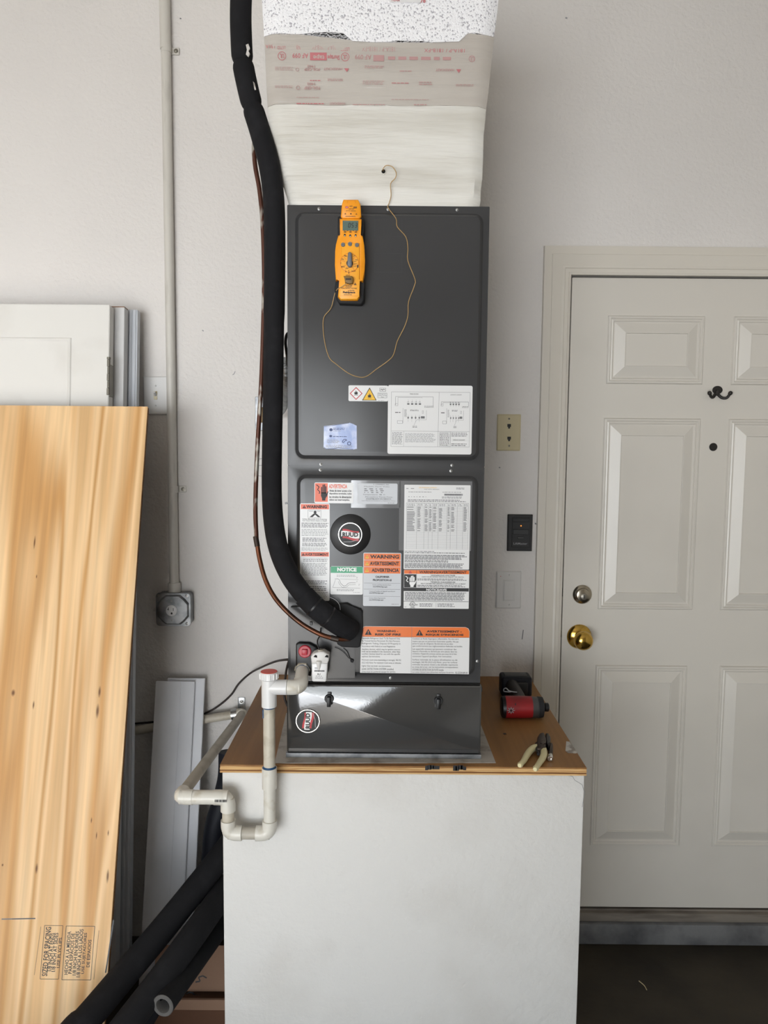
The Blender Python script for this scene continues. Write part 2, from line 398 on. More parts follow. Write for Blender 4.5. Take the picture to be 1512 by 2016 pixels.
def sticker(name, label, crop, b, m, parent, Y=PY, th=0.0004, r=0.003, plate_pts=None):
    u0, v0, u1, v1 = b
    p = Print(crop, b, Y=Y - th - 0.00005)
    bm = NB()
    if plate_pts: pts = [p.P(u, v) for u, v in plate_pts]
    else:
        A, B = p.P(u0, v0), p.P(u1, v1)
        pts = [Vector((x, A.y, z)) for x, z in rrect(A.x, B.x, B.z, A.z, r, 3)]
    prism(bm, pts, (0, th, 0)); o = obj(name, bm, m, parent)
    if label: o['label'] = label
    return o, p
# ================================================================== THE SETTING
RX0, RX1, CEIL = -3.7, 2.3, 3.3
DX0 = at(1127, 560, WALL).x; DX1 = DX0 + 0.914           # door leaf
DZ1 = at(1300, 547, WALL).z; DZ0 = at(1200, 1787, WALL).z
OX0, OX1, OZ1 = DX0 - 0.0075, DX1 + 0.0075, DZ1 + 0.0065
bm = NB()
box(bm, RX0, RX1, FRONT_Y - 0.1, WALL + 0.3, -0.12, 0.0)
bm2 = bm; struct('floor', bm2, 'concrete_floor')
bm = NB(); box(bm, RX0, RX1, FRONT_Y, WALL + 0.3, CEIL, CEIL + 0.1); struct('ceiling', bm, 'ceiling_paint')
bm = NB(); box(bm, RX0 - 0.12, RX0, FRONT_Y - 0.1, WALL + 0.3, -0.12, CEIL + 0.1); struct('wall_left', bm, 'side_paint')
bm = NB(); box(bm, RX1, RX1 + 0.12, FRONT_Y - 0.1, WALL + 0.3, -0.12, CEIL + 0.1); struct('wall_right', bm, 'side_paint')
bm = NB()
box(bm, RX0, OPEN_X0, FRONT_Y - 0.1, FRONT_Y, 0, CEIL); box(bm, OPEN_X1, RX1, FRONT_Y - 0.1, FRONT_Y, 0, CEIL)
box(bm, OPEN_X0, OPEN_X1, FRONT_Y - 0.1, FRONT_Y, OPEN_H, CEIL); struct('wall_front', bm, 'side_paint')
# painted wall with the door opening
bm = NB()
box(bm, RX0, OX0, WALL, WALL + 0.12, 0, CEIL); box(bm, OX1, RX1, WALL, WALL + 0.12, 0, CEIL)
box(bm, OX0, OX1, WALL, WALL + 0.12, OZ1, CEIL); box(bm, RX0, RX1, WALL + 0.12, WALL + 0.14, 0, CEIL)  # unseen full-width back skin added to stop outside light leaking around the door
wb = struct('wall_back', bm, 'wall_paint')
# scuffs and scratches on the paint
for pts, w, m in (([(505, 905), (514, 903), (522, 904)], 1.2, 'print_light'), ([(504, 917), (516, 916), (524, 918)], 1.2, 'print_light'), ([(504, 936), (520, 938)], 1.0, 'print_light'), ([(561, 991), (566, 990), (570, 993)], 4.0, 'print_light'), ([(1030, 1240), (1029, 1250), (1028, 1259)], 1.6, 'print_grey'), ([(1113, 35), (1117, 36)], 3.0, 'print_light'), ([(354, 36), (357, 37)], 2.2, 'print_grey'), ([(982, 920), (985, 921)], 2.4, 'print_light'), ([(1053, 1030), (1056, 1032)], 2.5, 'print_grey'), ([(458, 738), (461, 736), (463, 731)], 1.6, 'print_light'), ([(398, 650), (401, 652)], 2.0, 'print_light')):
    xs_, ys_ = [q[0] for q in pts], [q[1] for q in pts]
    p = Print(FULL, (min(xs_), min(ys_), max(xs_), max(ys_)), Y=WALL - 0.0002); p.line(m, pts, w, 1); p.build('scuff_mark', wb)
# concrete curb and timber sill under the door
CZ = at(1300, 1819, WALL - 0.02).z
bm = NB(); box(bm, 0.50, DX1 + 0.2, WALL - 0.025, WALL + 0.05, 0.0, CZ, 0.006); struct('trim_3', bm, 'concrete_curb', 40)
bm = NB(); box(bm, OX0 + 0.001, OX1 - 0.001, WALL - 0.012, WALL + 0.06, CZ + 0.0005, DZ0 - 0.012, 0.003)
box(bm, OX0 + 0.001, OX1 - 0.001, WALL + 0.004, WALL + 0.06, DZ0 - 0.012, DZ0 - 0.006); struct('trim_2', bm, 'sill_wood', 40)
# door casing, mitred, stepped profile: (distance out from opening, how far proud)
prof = [(-0.001, 0.0), (-0.001, 0.009), (0.006, 0.0115), (0.007, 0.009), (0.017, 0.010), (0.019, 0.0125), (0.021, 0.0125), (0.026, 0.011), (0.050, 0.0155), (0.058, 0.0165), (0.0595, 0.0145), (0.080, 0.016), (0.083, 0.0155), (0.084, 0.0)]
bm = NB(); path = [(OX0, CZ, -1, 0), (OX0, OZ1, -1, 1), (OX1, OZ1, 1, 1), (OX1, CZ, 1, 0)]
R = [[bm.verts.new((x + sx * d, WALL - h, z + sz * d)) for d, h in prof] for x, z, sx, sz in path]
for A, B in zip(R, R[1:]):
    for i in range(len(prof) - 1): bm.faces.new((A[i], A[i + 1], B[i + 1], B[i]))
bm.faces.new(R[0]); bm.faces.new(R[-1])
struct('trim_1', bm, 'trim_paint', 25)
# six-panel door leaf
DY = WALL + 0.004
bm = NB(); box(bm, DX0, DX1, DY, DY + 0.044, DZ0, DZ1, 0.001, 1); door = struct('door_1', bm, 'door_paint')
tag(door, 'grey-white six-panel door with brass knob and chrome deadbolt')
def door_panel(x0, x1, z0, z1):
    steps = [(0, 0.0002), (0.003, 0.0058), (0.008, 0.0066), (0.011, 0.0026), (0.016, 0.0046), (0.019, 0.0010), (0.022, 0.0006), (0.052, 0.0118), (0.054, 0.0120), (0.0555, 0.0085)]
    outs = [[(x0 + i, DY - h, z0 + i), (x1 - i, DY - h, z0 + i), (x1 - i, DY - h, z1 - i), (x0 + i, DY - h, z1 - i)] for i, h in steps]
    bm = NB(); rings(bm, outs); obj('panel', bm, 'door_paint', door, 12)
mid = (DX0 + DX1) / 2
for (tl, tr, bl_, br) in (((1198, 621), (1389, 623), (1192, 756), (1381, 757)), ((1188, 823), (1380, 824), (1177, 1199), (1362, 1200)), ((1172, 1309), (1353, 1310), (1161, 1664), (1337, 1665))):
    P = [at(*q, DY) for q in (tl, tr, bl_, br)]
    x0, x1 = (P[0].x + P[2].x) / 2, (P[1].x + P[3].x) / 2; z1, z0 = (P[0].z + P[1].z) / 2, (P[2].z + P[3].z) / 2
    door_panel(x0, x1, z0, z1); door_panel(2 * mid - x1, 2 * mid - x0, z0, z1)
# knob, deadbolt, peephole
kc = at(1140, 1253, DY)
bm = lathe(NB(), kc, (0, -1, 0), [(0, 0.039), (0.002, 0.0395), (0.006, 0.037), (0.011, 0.030), (0.014, 0.018), (0.016, 0.012), (0.030, 0.0115), (0.034, 0.015), (0.038, 0.0225), (0.045, 0.0285), (0.054, 0.0305), (0.063, 0.028), (0.070, 0.021), (0.0735, 0.012), (0.0745, 0.0)], 32)
obj('door_knob', bm, 'brass', door, 40)['label'] = 'round brass door knob'
dc = at(1146, 1170, DY)
bm = lathe(NB(), dc, (0, -1, 0), [(0, 0.0305), (0.003, 0.0305), (0.006, 0.028), (0.008, 0.0235), (0.009, 0.022), (0.017, 0.0205), (0.018, 0.018), (0.018, 0.0)], 32)
db = obj('deadbolt', bm, 'nickel', door, 30)
kc2 = dc + Vector((0.002, -0.018, -0.004))
bm = lathe(NB(), kc2, (0, -1, 0), [(0, 0.0105), (0.0022, 0.0105), (0.003, 0.0095), (0.003, 0)], 24); obj('key_cylinder', bm, 'hinge_metal', db, 40)
bm = NB(); box(bm, kc2.x - 0.0012, kc2.x + 0.0012, kc2.y - 0.0034, kc2.y - 0.0005, kc2.z - 0.005, kc2.z + 0.005); obj('keyhole', bm, 'print_black', db)
pc = at(1404, 880, DY)
bm = lathe(NB(), pc, (0, -1, 0), [(0, 0.0125), (0.002, 0.0125), (0.0035, 0.011), (0.0035, 0.007), (0.0025, 0.006), (0.0025, 0)], 24); obj('peephole', bm, 'bronze_dark', door, 30)
lp = at(1103, 1167, DY)
bm = NB(); box(bm, DX0 - 0.0035, DX0 + 0.0, DY + 0.002, DY + 0.024, lp.z - 0.012, lp.z + 0.012); obj('latch_bolt', bm, 'bronze_dark', door)
lp = at(1101, 1247, DY)
bm = NB(); box(bm, DX0 - 0.0035, DX0 + 0.0, DY + 0.002, DY + 0.024, lp.z - 0.013, lp.z + 0.013); obj('latch_bolt', bm, 'nickel', door)
# coat hook on the door
hb = at(1412, 768, DY); t = thing('coat_hook', 'small black double coat hook screwed to the panelled door', 'hook', hb)
bm = lathe(NB(), hb, (0, -1, 0), [(0, 0.0155), (0.003, 0.0155), (0.0045, 0.014), (0.005, 0.0)], 24)
for v in bm.verts: v.co.z = hb.z + (v.co.z - hb.z) * 0.82
obj('mounting_plate', bm, 'bronze_dark', t, 35)
for pts, dep in (((( 1408, 776), (1404, 782), (1400, 781), (1397, 774)), 1), (((1413, 776), (1421, 783), (1431, 783), (1438, 774)), 1)):
    P = [at(x, y, DY - 0.006 - 0.007 * i) for i, (x, y) in enumerate(pts)]
    S = spline(P, 6); bm = sweep(NB(), S, [0.0048 - 0.0008 * i / len(S) for i in range(len(S))], 10)
    lathe(bm, P[-1], (P[-1] - P[-2]), [(-0.007, 0.0), (-0.005, 0.005), (0, 0.0068), (0.005, 0.005), (0.007, 0)], 12)
    obj('prong', bm, 'bronze_dark', t, 50)
bm = sweep(NB(), [hb + Vector((0, -0.004, -0.002)), at(1411, 778, DY - 0.007)], [0.007, 0.006], 10); obj('stem', bm, 'bronze_dark', t, 50)

# ================================================================== PLATFORM
PX0, PX1, PF = -0.372, 0.471, 1.682
wood('ply_top', (142, 100, 57), (160, 117, 70), (127, 87, 48), 0.5, band=2.0, axis_stretch=(1, 0.12, 1), distort=2.5)
wood('ply_dark', (140, 96, 56), (122, 80, 44), (150, 106, 64), 0.7, band=60, axis_stretch=(0.04, 0.04, 1), distort=2.0)
wood('ply_edge', (216, 178, 124), (188, 144, 92), (226, 192, 142), 0.7, band=130, axis_stretch=(0.04, 0.04, 1), distort=2.0)
t = thing('equipment_platform', 'white painted drywall stand with a brown plywood top beneath the furnace', 'platform', ((PX0 + PX1) / 2, PF, 0))
bm = NB(); box(bm, PX0 + 0.004, PX1 - 0.003, PF + 0.004, WALL - 0.001, 0.001, PZ - 0.0195, 0.004); obj('drywall_body', bm, 'drywall_paint', t, 40)
top = NB(); box(top, PX0, PX1, PF, WALL - 0.001, PZ - 0.004, PZ, 0.0008, 1); pt = obj('plywood_top', top, 'ply_top', t)
plies = [(PZ - 0.019, PZ - 0.0155, 'ply_edge'), (PZ - 0.0155, PZ - 0.0122, 'ply_dark'), (PZ - 0.0118, PZ - 0.0078, 'ply_edge'), (PZ - 0.0078, PZ - 0.004, 'ply_edge')]
for i, (z0, z1, m) in enumerate(plies):
    bm = NB(); o_ = 0.0006 * (i % 2); box(bm, PX0 + o_, PX1 - o_, PF + o_, WALL - 0.001, z0, z1); obj('ply_layer', bm, m, t)
for px in (850, 905):
    p = Print(FULL, (px - 12, 1506, px + 12, 1518), Y=PF - 0.0008)
    for k in range(5): p.rect('print_black', px - 13 + k * 5, 1506 + random.random() * 4, px - 8 + k * 5 + random.random() * 4, 1514 + random.random() * 4, 1)
    p.build('smudge', t)
# crack in the plaster near the corner
cr = [K8(1150, 1485), K8(1190, 1500), K8(1215, 1545), K8(1260, 1570), K8(1305, 1600), K8(1320, 1650), (1151, 1560), (1147, 1590)]
p = Print(FULL, (1120, 1520, 1155, 1600), Y=PF + 0.0036); p.line('print_light', cr, 0.9, 1); p.build('plaster_crack', t)

# ================================================================== AIR HANDLER
A0 = at(566, 1488, AY - 0.012); A1 = at(944, 1492, AY - 0.012)
AX0, AX1 = A0.x, A1.x
AZT = at(765, 406, AY).z; BZT = at(760, 1346, AY).z; MIDZ = at(760, 918, AY).z
AH = thing('air_handler', 'tall dark grey furnace cabinet covered in warning stickers on the platform', 'furnace', ((AX0 + AX1) / 2, AY, PZ))
bm = NB(); box(bm, AX0 + 0.001, AX1 - 0.001, AY + 0.0015, 2.29, PZ + 0.0025, AZT, 0.002, 1); obj('cabinet_body', bm, 'cabinet_grey', AH)
bm = NB(); box(bm, AX0 - 0.003, AX1 + 0.003, AY - 0.018, AY + 0.03, PZ + 0.002, PZ + 0.012); obj('base_rail', bm, 'galv', AH)
def pressed_panel(name, z0, z1, in_x0, in_x1, in_z0, in_z1):
    bm = NB(); x0, x1 = AX0 + 0.0005, AX1 - 0.0005
    o1 = rrect(x0, x1, z0, z1, 0.002, 5)
    seq = [(o1, AY + 0.0014), (o1, AY)]
    for ins, d, rr in ((0, 0.0, 0.022), (0.003, 0.001, 0.020), (0.0075, 0.0065, 0.017), (0.011, 0.0095, 0.014), (0.016, 0.010, 0.012)):
        seq.append((rrect(in_x0 + ins, in_x1 - ins, in_z0 + ins, in_z1 - ins, rr, 5), AY - d))
    rings(bm, [[(x, y, z) for x, z in o] for o, y in seq])
    return obj(name, bm, 'cabinet_grey', AH, 30)
def zz(py, Y=AY): return at(758, py, Y).z
UIX0, UIX1 = at(579, 600, AY).x, at(951, 600, AY).x
up = pressed_panel('upper_panel', MIDZ + 0.0008, AZT + 0.001, UIX0, UIX1, zz(907), zz(417))
lo = pressed_panel('lower_panel', BZT + 0.004, MIDZ - 0.0008, at(583, 1100, AY).x, at(941, 1100, AY).x, zz(1330), zz(933))
for px, py in ((628, 411), (764, 412), (900, 413), (632, 914), (890, 916), (631, 925), (888, 927), (580, 1238), (940, 1302), (769, 1335)):
    screw(at(px, py, AY), 0.0024, AH, 'panel_screw')
for px, py in ((562, 462), (966, 466), (966, 800)):
    p_ = at(px, py, AY + 0.03); s = -1 if px < 700 else 1; x = (AX0 + 0.001) if s < 0 else (AX1 - 0.001)
    screw(Vector((x, AY + 0.03, p_.z)), 0.003, AH, 'side_screw', 'cabinet_dark', (s, 0, 0))
# knock-out outlines pressed in the upper panel
for v0, v1 in ((178, 305), (430, 560)):
    p = Print(K2, (640, v0, 832, v1), Y=PY - 0.00005); p.frame('cabinet_dark', 640, v0, 832, v1, 2.2, 1); p.build('knockout_mark', AH)
p = Print(K2, (730, 659, 740, 669), Y=PY - 0.00005); p.disc('print_black', 735, 664, 5, lev=1); p.build('panel_hole', AH)
# filter door at the foot
FY = AY - 0.014
bm = NB(); fz0, fz1 = PZ + 0.013, BZT
o = rrect(AX0 - 0.001, AX1 + 0.0015, fz0, fz1, 0.002, 4); i_ = rrect(AX0 + 0.002, AX1 - 0.0015, fz0 + 0.003, fz1 - 0.003, 0.003, 4)
rings(bm, [[(x, AY + 0.001, z) for x, z in o], [(x, FY + 0.0025, z) for x, z in o], [(x, FY, z) for x, z in i_]])
fd = obj('filter_door', bm, 'cabinet_gloss', AH, 35)
bm = NB(); box(bm, AX0 + 0.003, AX1 - 0.003, FY - 0.0008, FY + 0.001, fz0 + 0.001, fz0 + 0.010, 0.0005, 1); obj('bottom_lip', bm, 'cabinet_grey', fd)
bm = NB(); box(bm, AX0 + 0.001, AX1 - 0.001, AY - 0.004, AY + 0.001, BZT + 0.0005, BZT + 0.0035); obj('gap_strip', bm, 'dark_gap', AH)
bm = NB(); c = at(951, 1352, AY + 0.01); box(bm, AX1 - 0.001, AX1 + 0.004, AY - 0.008, AY + 0.02, c.z - 0.007, c.z + 0.004, 0.001); obj('door_hinge_tab', bm, 'black_plastic', AH)
for px, py in ((648, 1375), (863, 1379)):
    c = at(px, py, FY)
    bm = lathe(NB(), c, (0, -1, 0), [(0, 0.0108), (0.003, 0.0108), (0.005, 0.0095), (0.005, 0)], 24)
    lt = obj('quarter_turn_latch', bm, 'black_plastic', AH, 40)
    bm = NB(); box(bm, c.x - 0.0044, c.x + 0.0044, c.y - 0.014, c.y - 0.004, c.z - 0.0165, c.z + 0.007, 0.0015); box(bm, c.x - 0.0035, c.x + 0.0055, c.y - 0.003, c.y + 0.0, c.z + 0.006, c.z + 0.016, 0.0008); obj('thumb_grip', bm, 'black_plastic', lt, 40)

def badge(crop, cu, cv, rad, Y, rot, disc=None):
    c = at(*crop(cu, cv), Y); k = (at(*crop(cu + 1, cv), Y) - c).length; r = rad * k
    yb = Y
    if disc:
        bm = lathe(NB(), Vector((c.x, Y, c.z)), (0, -1, 0), [(0, disc * k), (0.002, disc * k), (0.0032, disc * k * 0.965), (0.0032, 0)], 48); obj('badge_disc', bm, 'black_plastic', AH, 40); yb = Y - 0.0032
    bm = lathe(NB(), Vector((c.x, yb, c.z)), (0, -1, 0), [(0, r), (0.002, r), (0.0032, r * 0.975), (0.0032, r * 0.925), (0.0018, r * 0.90), (0.0018, 0)], 40)
    b = obj('brand_badge', bm, 'chrome', AH, 30); b['label'] = 'round chrome-rimmed black badge with red and white flag'
    right, down = (Vector((k, 0, 0)), Vector((0, 0, -k))) if not rot else (Vector((0, 0, k)), Vector((k, 0, 0)))
    p = Print(Crop(0, 0, 1), (-1, -1, 1, 1), Vector((c.x, yb - 0.0019, c.z)), right, down, Vector((0, -1, 0)))
    q = rad
    p.disc('print_black', 0, 0, q * 0.915, lev=0, n=40)
    def band(m, x0, x1, top, bot, lev):
        xs = [x0 + (x1 - x0) * i / 12 for i in range(13)]
        for a_, b_ in zip(xs, xs[1:]): p.poly(m, [(a_, top(a_)), (b_, top(b_)), (b_, bot(b_)), (a_, bot(a_))], lev)
    wv = lambda off, amp: (lambda x: off * q + amp * q * math.sin(x / q * 3.0))
    band('print_red', -0.62 * q, 0.70 * q, wv(-0.36, 0.10), wv(0.42, 0.12), 1)
    band('print_white', -0.74 * q, 0.76 * q, wv(-0.22, 0.08), wv(0.24, 0.10), 2)
    p.line('print_light', [(-0.55 * q, 0.62 * q), (0.1 * q, 0.60 * q), (0.66 * q, 0.42 * q)], q * 0.05, 2)
    p.text('print_black', 'RUUD', -0.64 * q, -0.18 * q, 0.66 * q, 0.20 * q, 0.03, 4)
    p.build('badge_print', b)
badge(K5, 464, 472, 93, PY, False, 155)
badge(K6, 140, 926, 93, FY, True)

# ---- stickers
W_, BK, GR = 'label_white', 'print_black', 'print_grey'
def flame(p, m, u, v, s, lev=4):
    p.poly(m, [(u - 8 * s, v + 8 * s), (u - 12 * s, v - 2 * s), (u - 7 * s, v - 9 * s), (u - 5 * s, v - 3 * s), (u - 1 * s, v - 20 * s), (u + 3 * s, v - 6 * s), (u + 6 * s, v - 12 * s), (u + 11 * s, v - 1 * s), (u + 8 * s, v + 8 * s)], lev)
    p.rect(m, u - 13 * s, v + 11 * s, u + 13 * s, v + 13.5 * s, lev)
def hand(p, m, u0, v0, u1, v1, lev=4):
    w, h = u1 - u0, v1 - v0
    for k, (x, top) in enumerate(((0.10, 0.16), (0.32, 0.02), (0.54, 0.0), (0.74, 0.12))): p.rect(m, u0 + w * x, v0 + h * top, u0 + w * (x + 0.17), v0 + h * 0.55, lev)
    p.poly(m, [(u0 + w * 0.10, v0 + h * 0.5), (u0 + w * 0.91, v0 + h * 0.5), (u0 + w * 0.95, v0 + h * 0.72), (u0 + w * 0.75, v0 + h * 0.9), (u0 + w * 0.75, v1), (u0 + w * 0.25, v1), (u0 + w * 0.25, v0 + h * 0.88), (u0 + w * 0.08, v0 + h * 0.7)], lev)
    p.poly(m, [(u0 + w * 0.9, v0 + h * 0.62), (u0 + w * 1.12, v0 + h * 0.4), (u0 + w * 1.2, v0 + h * 0.46), (u0 + w * 0.95, v0 + h * 0.8)], lev)
def warn_tri(p, u, v, s, m='print_black', lev=4, bang='label_orange'):
    p.poly(m, [(u - s, v + s * 0.8), (u, v - s * 0.9), (u + s, v + s * 0.8)], lev)
    p.rect(bang, u - s * 0.1, v - s * 0.35, u + s * 0.1, v + s * 0.25, lev + 1); p.rect(bang, u - s * 0.1, v + s * 0.4, u + s * 0.1, v + s * 0.6, lev + 1)
def spark(p, m, pts, w, lev=4): p.line(m, pts, w, lev)

# hazard pictograms
o, p = sticker('hazard_label', 'white strip with red flame diamond and yellow flame triangle', K4, (465, 70, 752, 184), W_, AH)
p.poly('print_red', [(520, 82), (567, 128), (520, 175), (474, 128)], 1); p.poly('print_white', [(520, 90), (559, 128), (520, 167), (482, 128)], 2); flame(p, BK, 520, 127, 1.15)
p.poly(BK, [(564, 178), (618, 84), (670, 178)], 1); p.poly('label_yellow', [(572, 174), (618, 94), (662, 174)], 2); flame(p, BK, 618, 147, 1.1)
p.frame(BK, 692, 88, 735, 112, 2); p.line(BK, [(697, 103), (705, 96), (712, 104), (720, 95), (730, 101)], 4); p.frame(BK, 678, 124, 744, 158, 1.6)
p.text(BK, 'Refrigerant', 684, 127, 738, 136); p.text(BK, 'Safety Group', 682, 138, 740, 147); p.text(BK, 'A2L', 700, 149, 722, 156); p.dashes(GR, 680, 176, 728, 181, 1)
p.build('label_print', o)
# wiring diagram
o, p = sticker('wiring_diagram_label', 'large white wiring diagram sheet', K4, (750, 72, 1362, 568), W_, AH, r=0.004)
p.lev = 1
p.frame(GR, 775, 120, 1345, 514, 1.6); p.line(GR, [(775, 402), (1345, 402)], 1.6); p.line(GR, [(1120, 120), (1116, 514)], 1.6); p.line(GR, [(868, 402), (868, 514)], 1.4); p.line(GR, [(1208, 402), (1206, 514)], 1.4)
p.text(BK, 'WIRING DIAGRAM', 908, 130, 970, 139); p.text(GR, 'SCHEMATIC DIAGRAM', 1202, 134, 1284, 142)
for ox, sx in ((0, 1.0), (345, 0.72)):
    f = lambda u, v: ((u - 803) * sx + 803 + ox - (12 if ox else 0), v + (35 if ox and v < 200 else 0))
    p.line(GR, [f(805, 215), f(805, 154), f(1078, 154), f(1078, 222)], 2); p.line(GR, [f(822, 205), f(822, 160), f(1000, 160)], 1.4)
    p.frame(GR, *f(803, 205), *f(822, 220), 1.6)
    for k in range(4): u = 890 + k * 28; a_ = f(u, 200); p.rect(GR, a_[0], a_[1], a_[0] + 16 * sx, a_[1] + 12, 2); p.line('print_light', [f(u + 8, 190), f(u + 8, 174)], 1.4); p.dashes(GR, a_[0], a_[1] - 12, a_[0] + 16 * sx, a_[1] - 4, 1, word=(3, 9), gap=2)
    for k in range(4): u = 890 + k * 27; a_ = f(u, 305); p.disc(GR, a_[0] + 8, a_[1], 6 * sx, 8, 2, 10); p.line('print_light', [f(u + 8, 297), f(u + 8, 284)], 1.4); p.line('print_light', [f(u + 8, 313), f(u + 8, 334)], 1.4)
    a_ = f(860, 236); p.line(GR, [f(860, 236), f(860, 345)], 1.6); p.dashes(GR, a_[0] + 10 * sx, 245, a_[0] + 28 * sx, 300, 9, word=(4, 10), gap=2)
    p.frame(GR, *f(820, 327), *f(858, 347), 1.6); p.dashes(BK, *f(803, 262), *f(850, 274), 1); p.dashes(BK, *f(912, 246), *f(974, 258), 2); p.dashes(BK, *f(1015, 218), *f(1084, 232), 2, word=(3, 9), gap=3)
    p.rect(GR, *f(990, 294), *f(1018, 310), 2); p.line(GR, [f(940, 360), f(960, 320), f(1030, 320), f(1030, 250)], 1.3); p.dashes(GR, *f(930, 362), *f(964, 378), 2); p.frame(GR, *f(1000, 254), *f(1008, 274), 1.4)
p.dashes(GR, 782, 410, 862, 500, 13, word=(4, 20)); p.dashes('print_light', 878, 416, 1105, 484, 10, word=(6, 26)); p.dashes(GR, 1130, 410, 1200, 506, 9, word=(5, 14)); p.dashes(GR, 1214, 408, 1330, 440, 3); p.text(BK, 'WIRING DIAGRAM', 1225, 459, 1312, 468); p.dashes(GR, 1214, 486, 1330, 510, 2)
p.frame('print_light', 1128, 408, 1206, 512, 1.5); p.frame(GR, 1143, 416, 1196, 505, 1)
p.build('label_print', o)
# pale blue quick-start label
o, p = sticker('registration_label', 'scuffed pale blue sticker', K4, (284, 345, 526, 534), 'label_blue', AH, plate_pts=[(286, 366), (400, 352), (472, 340), (500, 350), (524, 362), (527, 528), (500, 534), (360, 530), (300, 532), (284, 520)])
p.disc('print_blue', 338, 392, 12, 11); p.dashes('print_blue', 352, 376, 444, 394, 2); p.dashes('print_light', 350, 396, 410, 403, 1); p.disc('print_blue', 336, 438, 10, 8); p.dashes('print_blue', 352, 436, 468, 446, 1); p.dashes('print_light', 310, 462, 400, 490, 3); p.dashes('print_light', 300, 500, 510, 524, 3)
p.line('print_blue', [(420, 478), (430, 462), (446, 460), (452, 468), (438, 472), (430, 484), (424, 484), (420, 478)], 5); p.ring('print_blue', 470, 490, 12, 5); p.line('print_blue', [(288, 370), (400, 354), (470, 342)], 3); p.line('print_blue', [(286, 516), (300, 530), (360, 528), (390, 522), (500, 532)], 3.5)
p.build('label_print', o)
# shock label (red-orange hand)
o, p = sticker('shock_label', 'small white sticker with orange open-hand square', K5, (190, 78, 486, 236), W_, AH)
p.rect('label_red_orange', 194, 83, 292, 226, 1); hand(p, BK, 236, 92, 286, 216); spark(p, BK, [(206, 96), (226, 112), (214, 132), (232, 150), (226, 164)], 6)
p.text('label_red_orange', '\u26a0ADVERTENCIA'[1:], 300, 90, 440, 122, 0.02)
for i, s_ in enumerate(('Antes de tener acceso a los', 'dispositivos terminales, todos', 'los circuitos de alimentacion', 'deben ser interrumpidos.')): p.text(BK, s_, 304, 130 + i * 24, (472, 474, 472, 460)[i], 148 + i * 24, 0.015)
p.build('label_print', o)
# silver rating plate under clear film
o, _ = sticker('clear_film', None, K5, (470, 62, 848, 272), 'film_clear', AH, th=0.0002, r=0.001)
o, p = sticker('rating_plate', 'silver printed rating plate', K5, (520, 84, 824, 242), 'label_silver', AH, th=0.0006)
p.text(BK, 'S. COMPANY, INC', 640, 88, 760, 98); p.text(GR, 'Modelo Serie Volts', 570, 104, 762, 113); p.dashes(GR, 570, 120, 735, 160, 3, word=(6, 30), gap=20)
p.text(BK, 'Temperatura  48  C', 560, 166, 730, 176); p.text(BK, 'Manejadora Tienta Fisica', 578, 184, 785, 194); p.text(BK, 'ENSAMBLADO EN MEXICO', 586, 198, 775, 208); p.text(GR, 'Leer Manual de Instalacion y Operacion Antes', 552, 213, 808, 222); p.dashes(GR, 750, 229, 802, 236, 1)
p.build('label_print', o)
# left warning strip
o, p = sticker('warning_strip', 'long white warning strip with orange headings', K5, (80, 236, 306, 985), W_, AH)
p.rect('label_red_orange', 86, 242, 300, 280, 1); warn_tri(p, 112, 262, 14, bang='label_red_orange'); p.text(BK, 'WARNING', 128, 249, 284, 273, 0.03)
p.frame(GR, 141, 286, 240, 344, 2); p.disc(BK, 195, 302, 11, lev=3, n=14); p.poly(BK, [(153, 340), (186, 312), (204, 312), (236, 340), (216, 340), (195, 322), (176, 340)], 3); p.line('print_light', [(148, 296), (180, 296)], 4); p.line('print_light', [(210, 296), (234, 296)], 4)
p.text(BK, 'Carbon Monoxide (CO) Poisoning', 98, 351, 284, 362, 0.01); p.text(BK, 'Can Cause Severe Injury or Death', 98, 364, 284, 375, 0.01)
p.dashes(GR, 92, 382, 296, 422, 4, h=.5); p.dashes('print_light', 92, 430, 296, 486, 5); p.dashes(GR, 98, 496, 290, 530, 3, h=.5); p.dashes(GR, 98, 536, 290, 566, 3, h=.5); p.dashes('print_light', 92, 572, 296, 600, 3)
p.rect('label_red_orange', 88, 608, 300, 642, 1); warn_tri(p, 105, 626, 12, bang='label_red_orange'); p.text(BK, 'AVERTISSEMENT', 118, 616, 296, 637, 0.02)
p.text(GR, 'L\'empoisonnement au monoxyde de carbone', 104, 650, 290, 659); p.dashes(GR, 104, 660, 290, 684, 2); p.dashes('print_light', 92, 690, 296, 790, 9, h=.5); p.dashes(GR, 98, 825, 290, 858, 3, h=.5); p.dashes(GR, 100, 868, 290, 908, 3, h=.5); p.dashes('print_light', 98, 914, 296, 970, 5)
p.build('label_print', o)
# green notice
o, p = sticker('notice_label', 'white condensate trap diagram with green notice heading', K5, (312, 716, 560, 934), W_, AH)
p.rect('label_green', 314, 718, 558, 767, 1); p.text('print_white', 'NOTICE', 364, 725, 512, 756, 0.035)
p.dashes('print_light', 360, 780, 512, 798, 2, word=(8, 20)); p.line(GR, [(345, 815), (368, 812), (382, 822), (390, 846), (412, 868), (432, 864), (448, 846), (470, 842), (505, 842)], 3); p.line(GR, [(372, 832), (380, 852), (404, 880), (436, 876), (452, 858), (505, 856)], 2)
p.line(GR, [(350, 822), (330, 880), (540, 884)], 2); p.line(GR, [(385, 814), (525, 818)], 1.6); p.text(BK, '4"', 511, 797, 519, 810); p.text(BK, '2"', 511, 827, 519, 838); p.text(BK, '2"', 528, 852, 536, 864); p.dashes(GR, 360, 892, 506, 908, 2, word=(6, 16)); p.dashes('print_light', 486, 914, 548, 920, 1)
p.build('label_print', o)
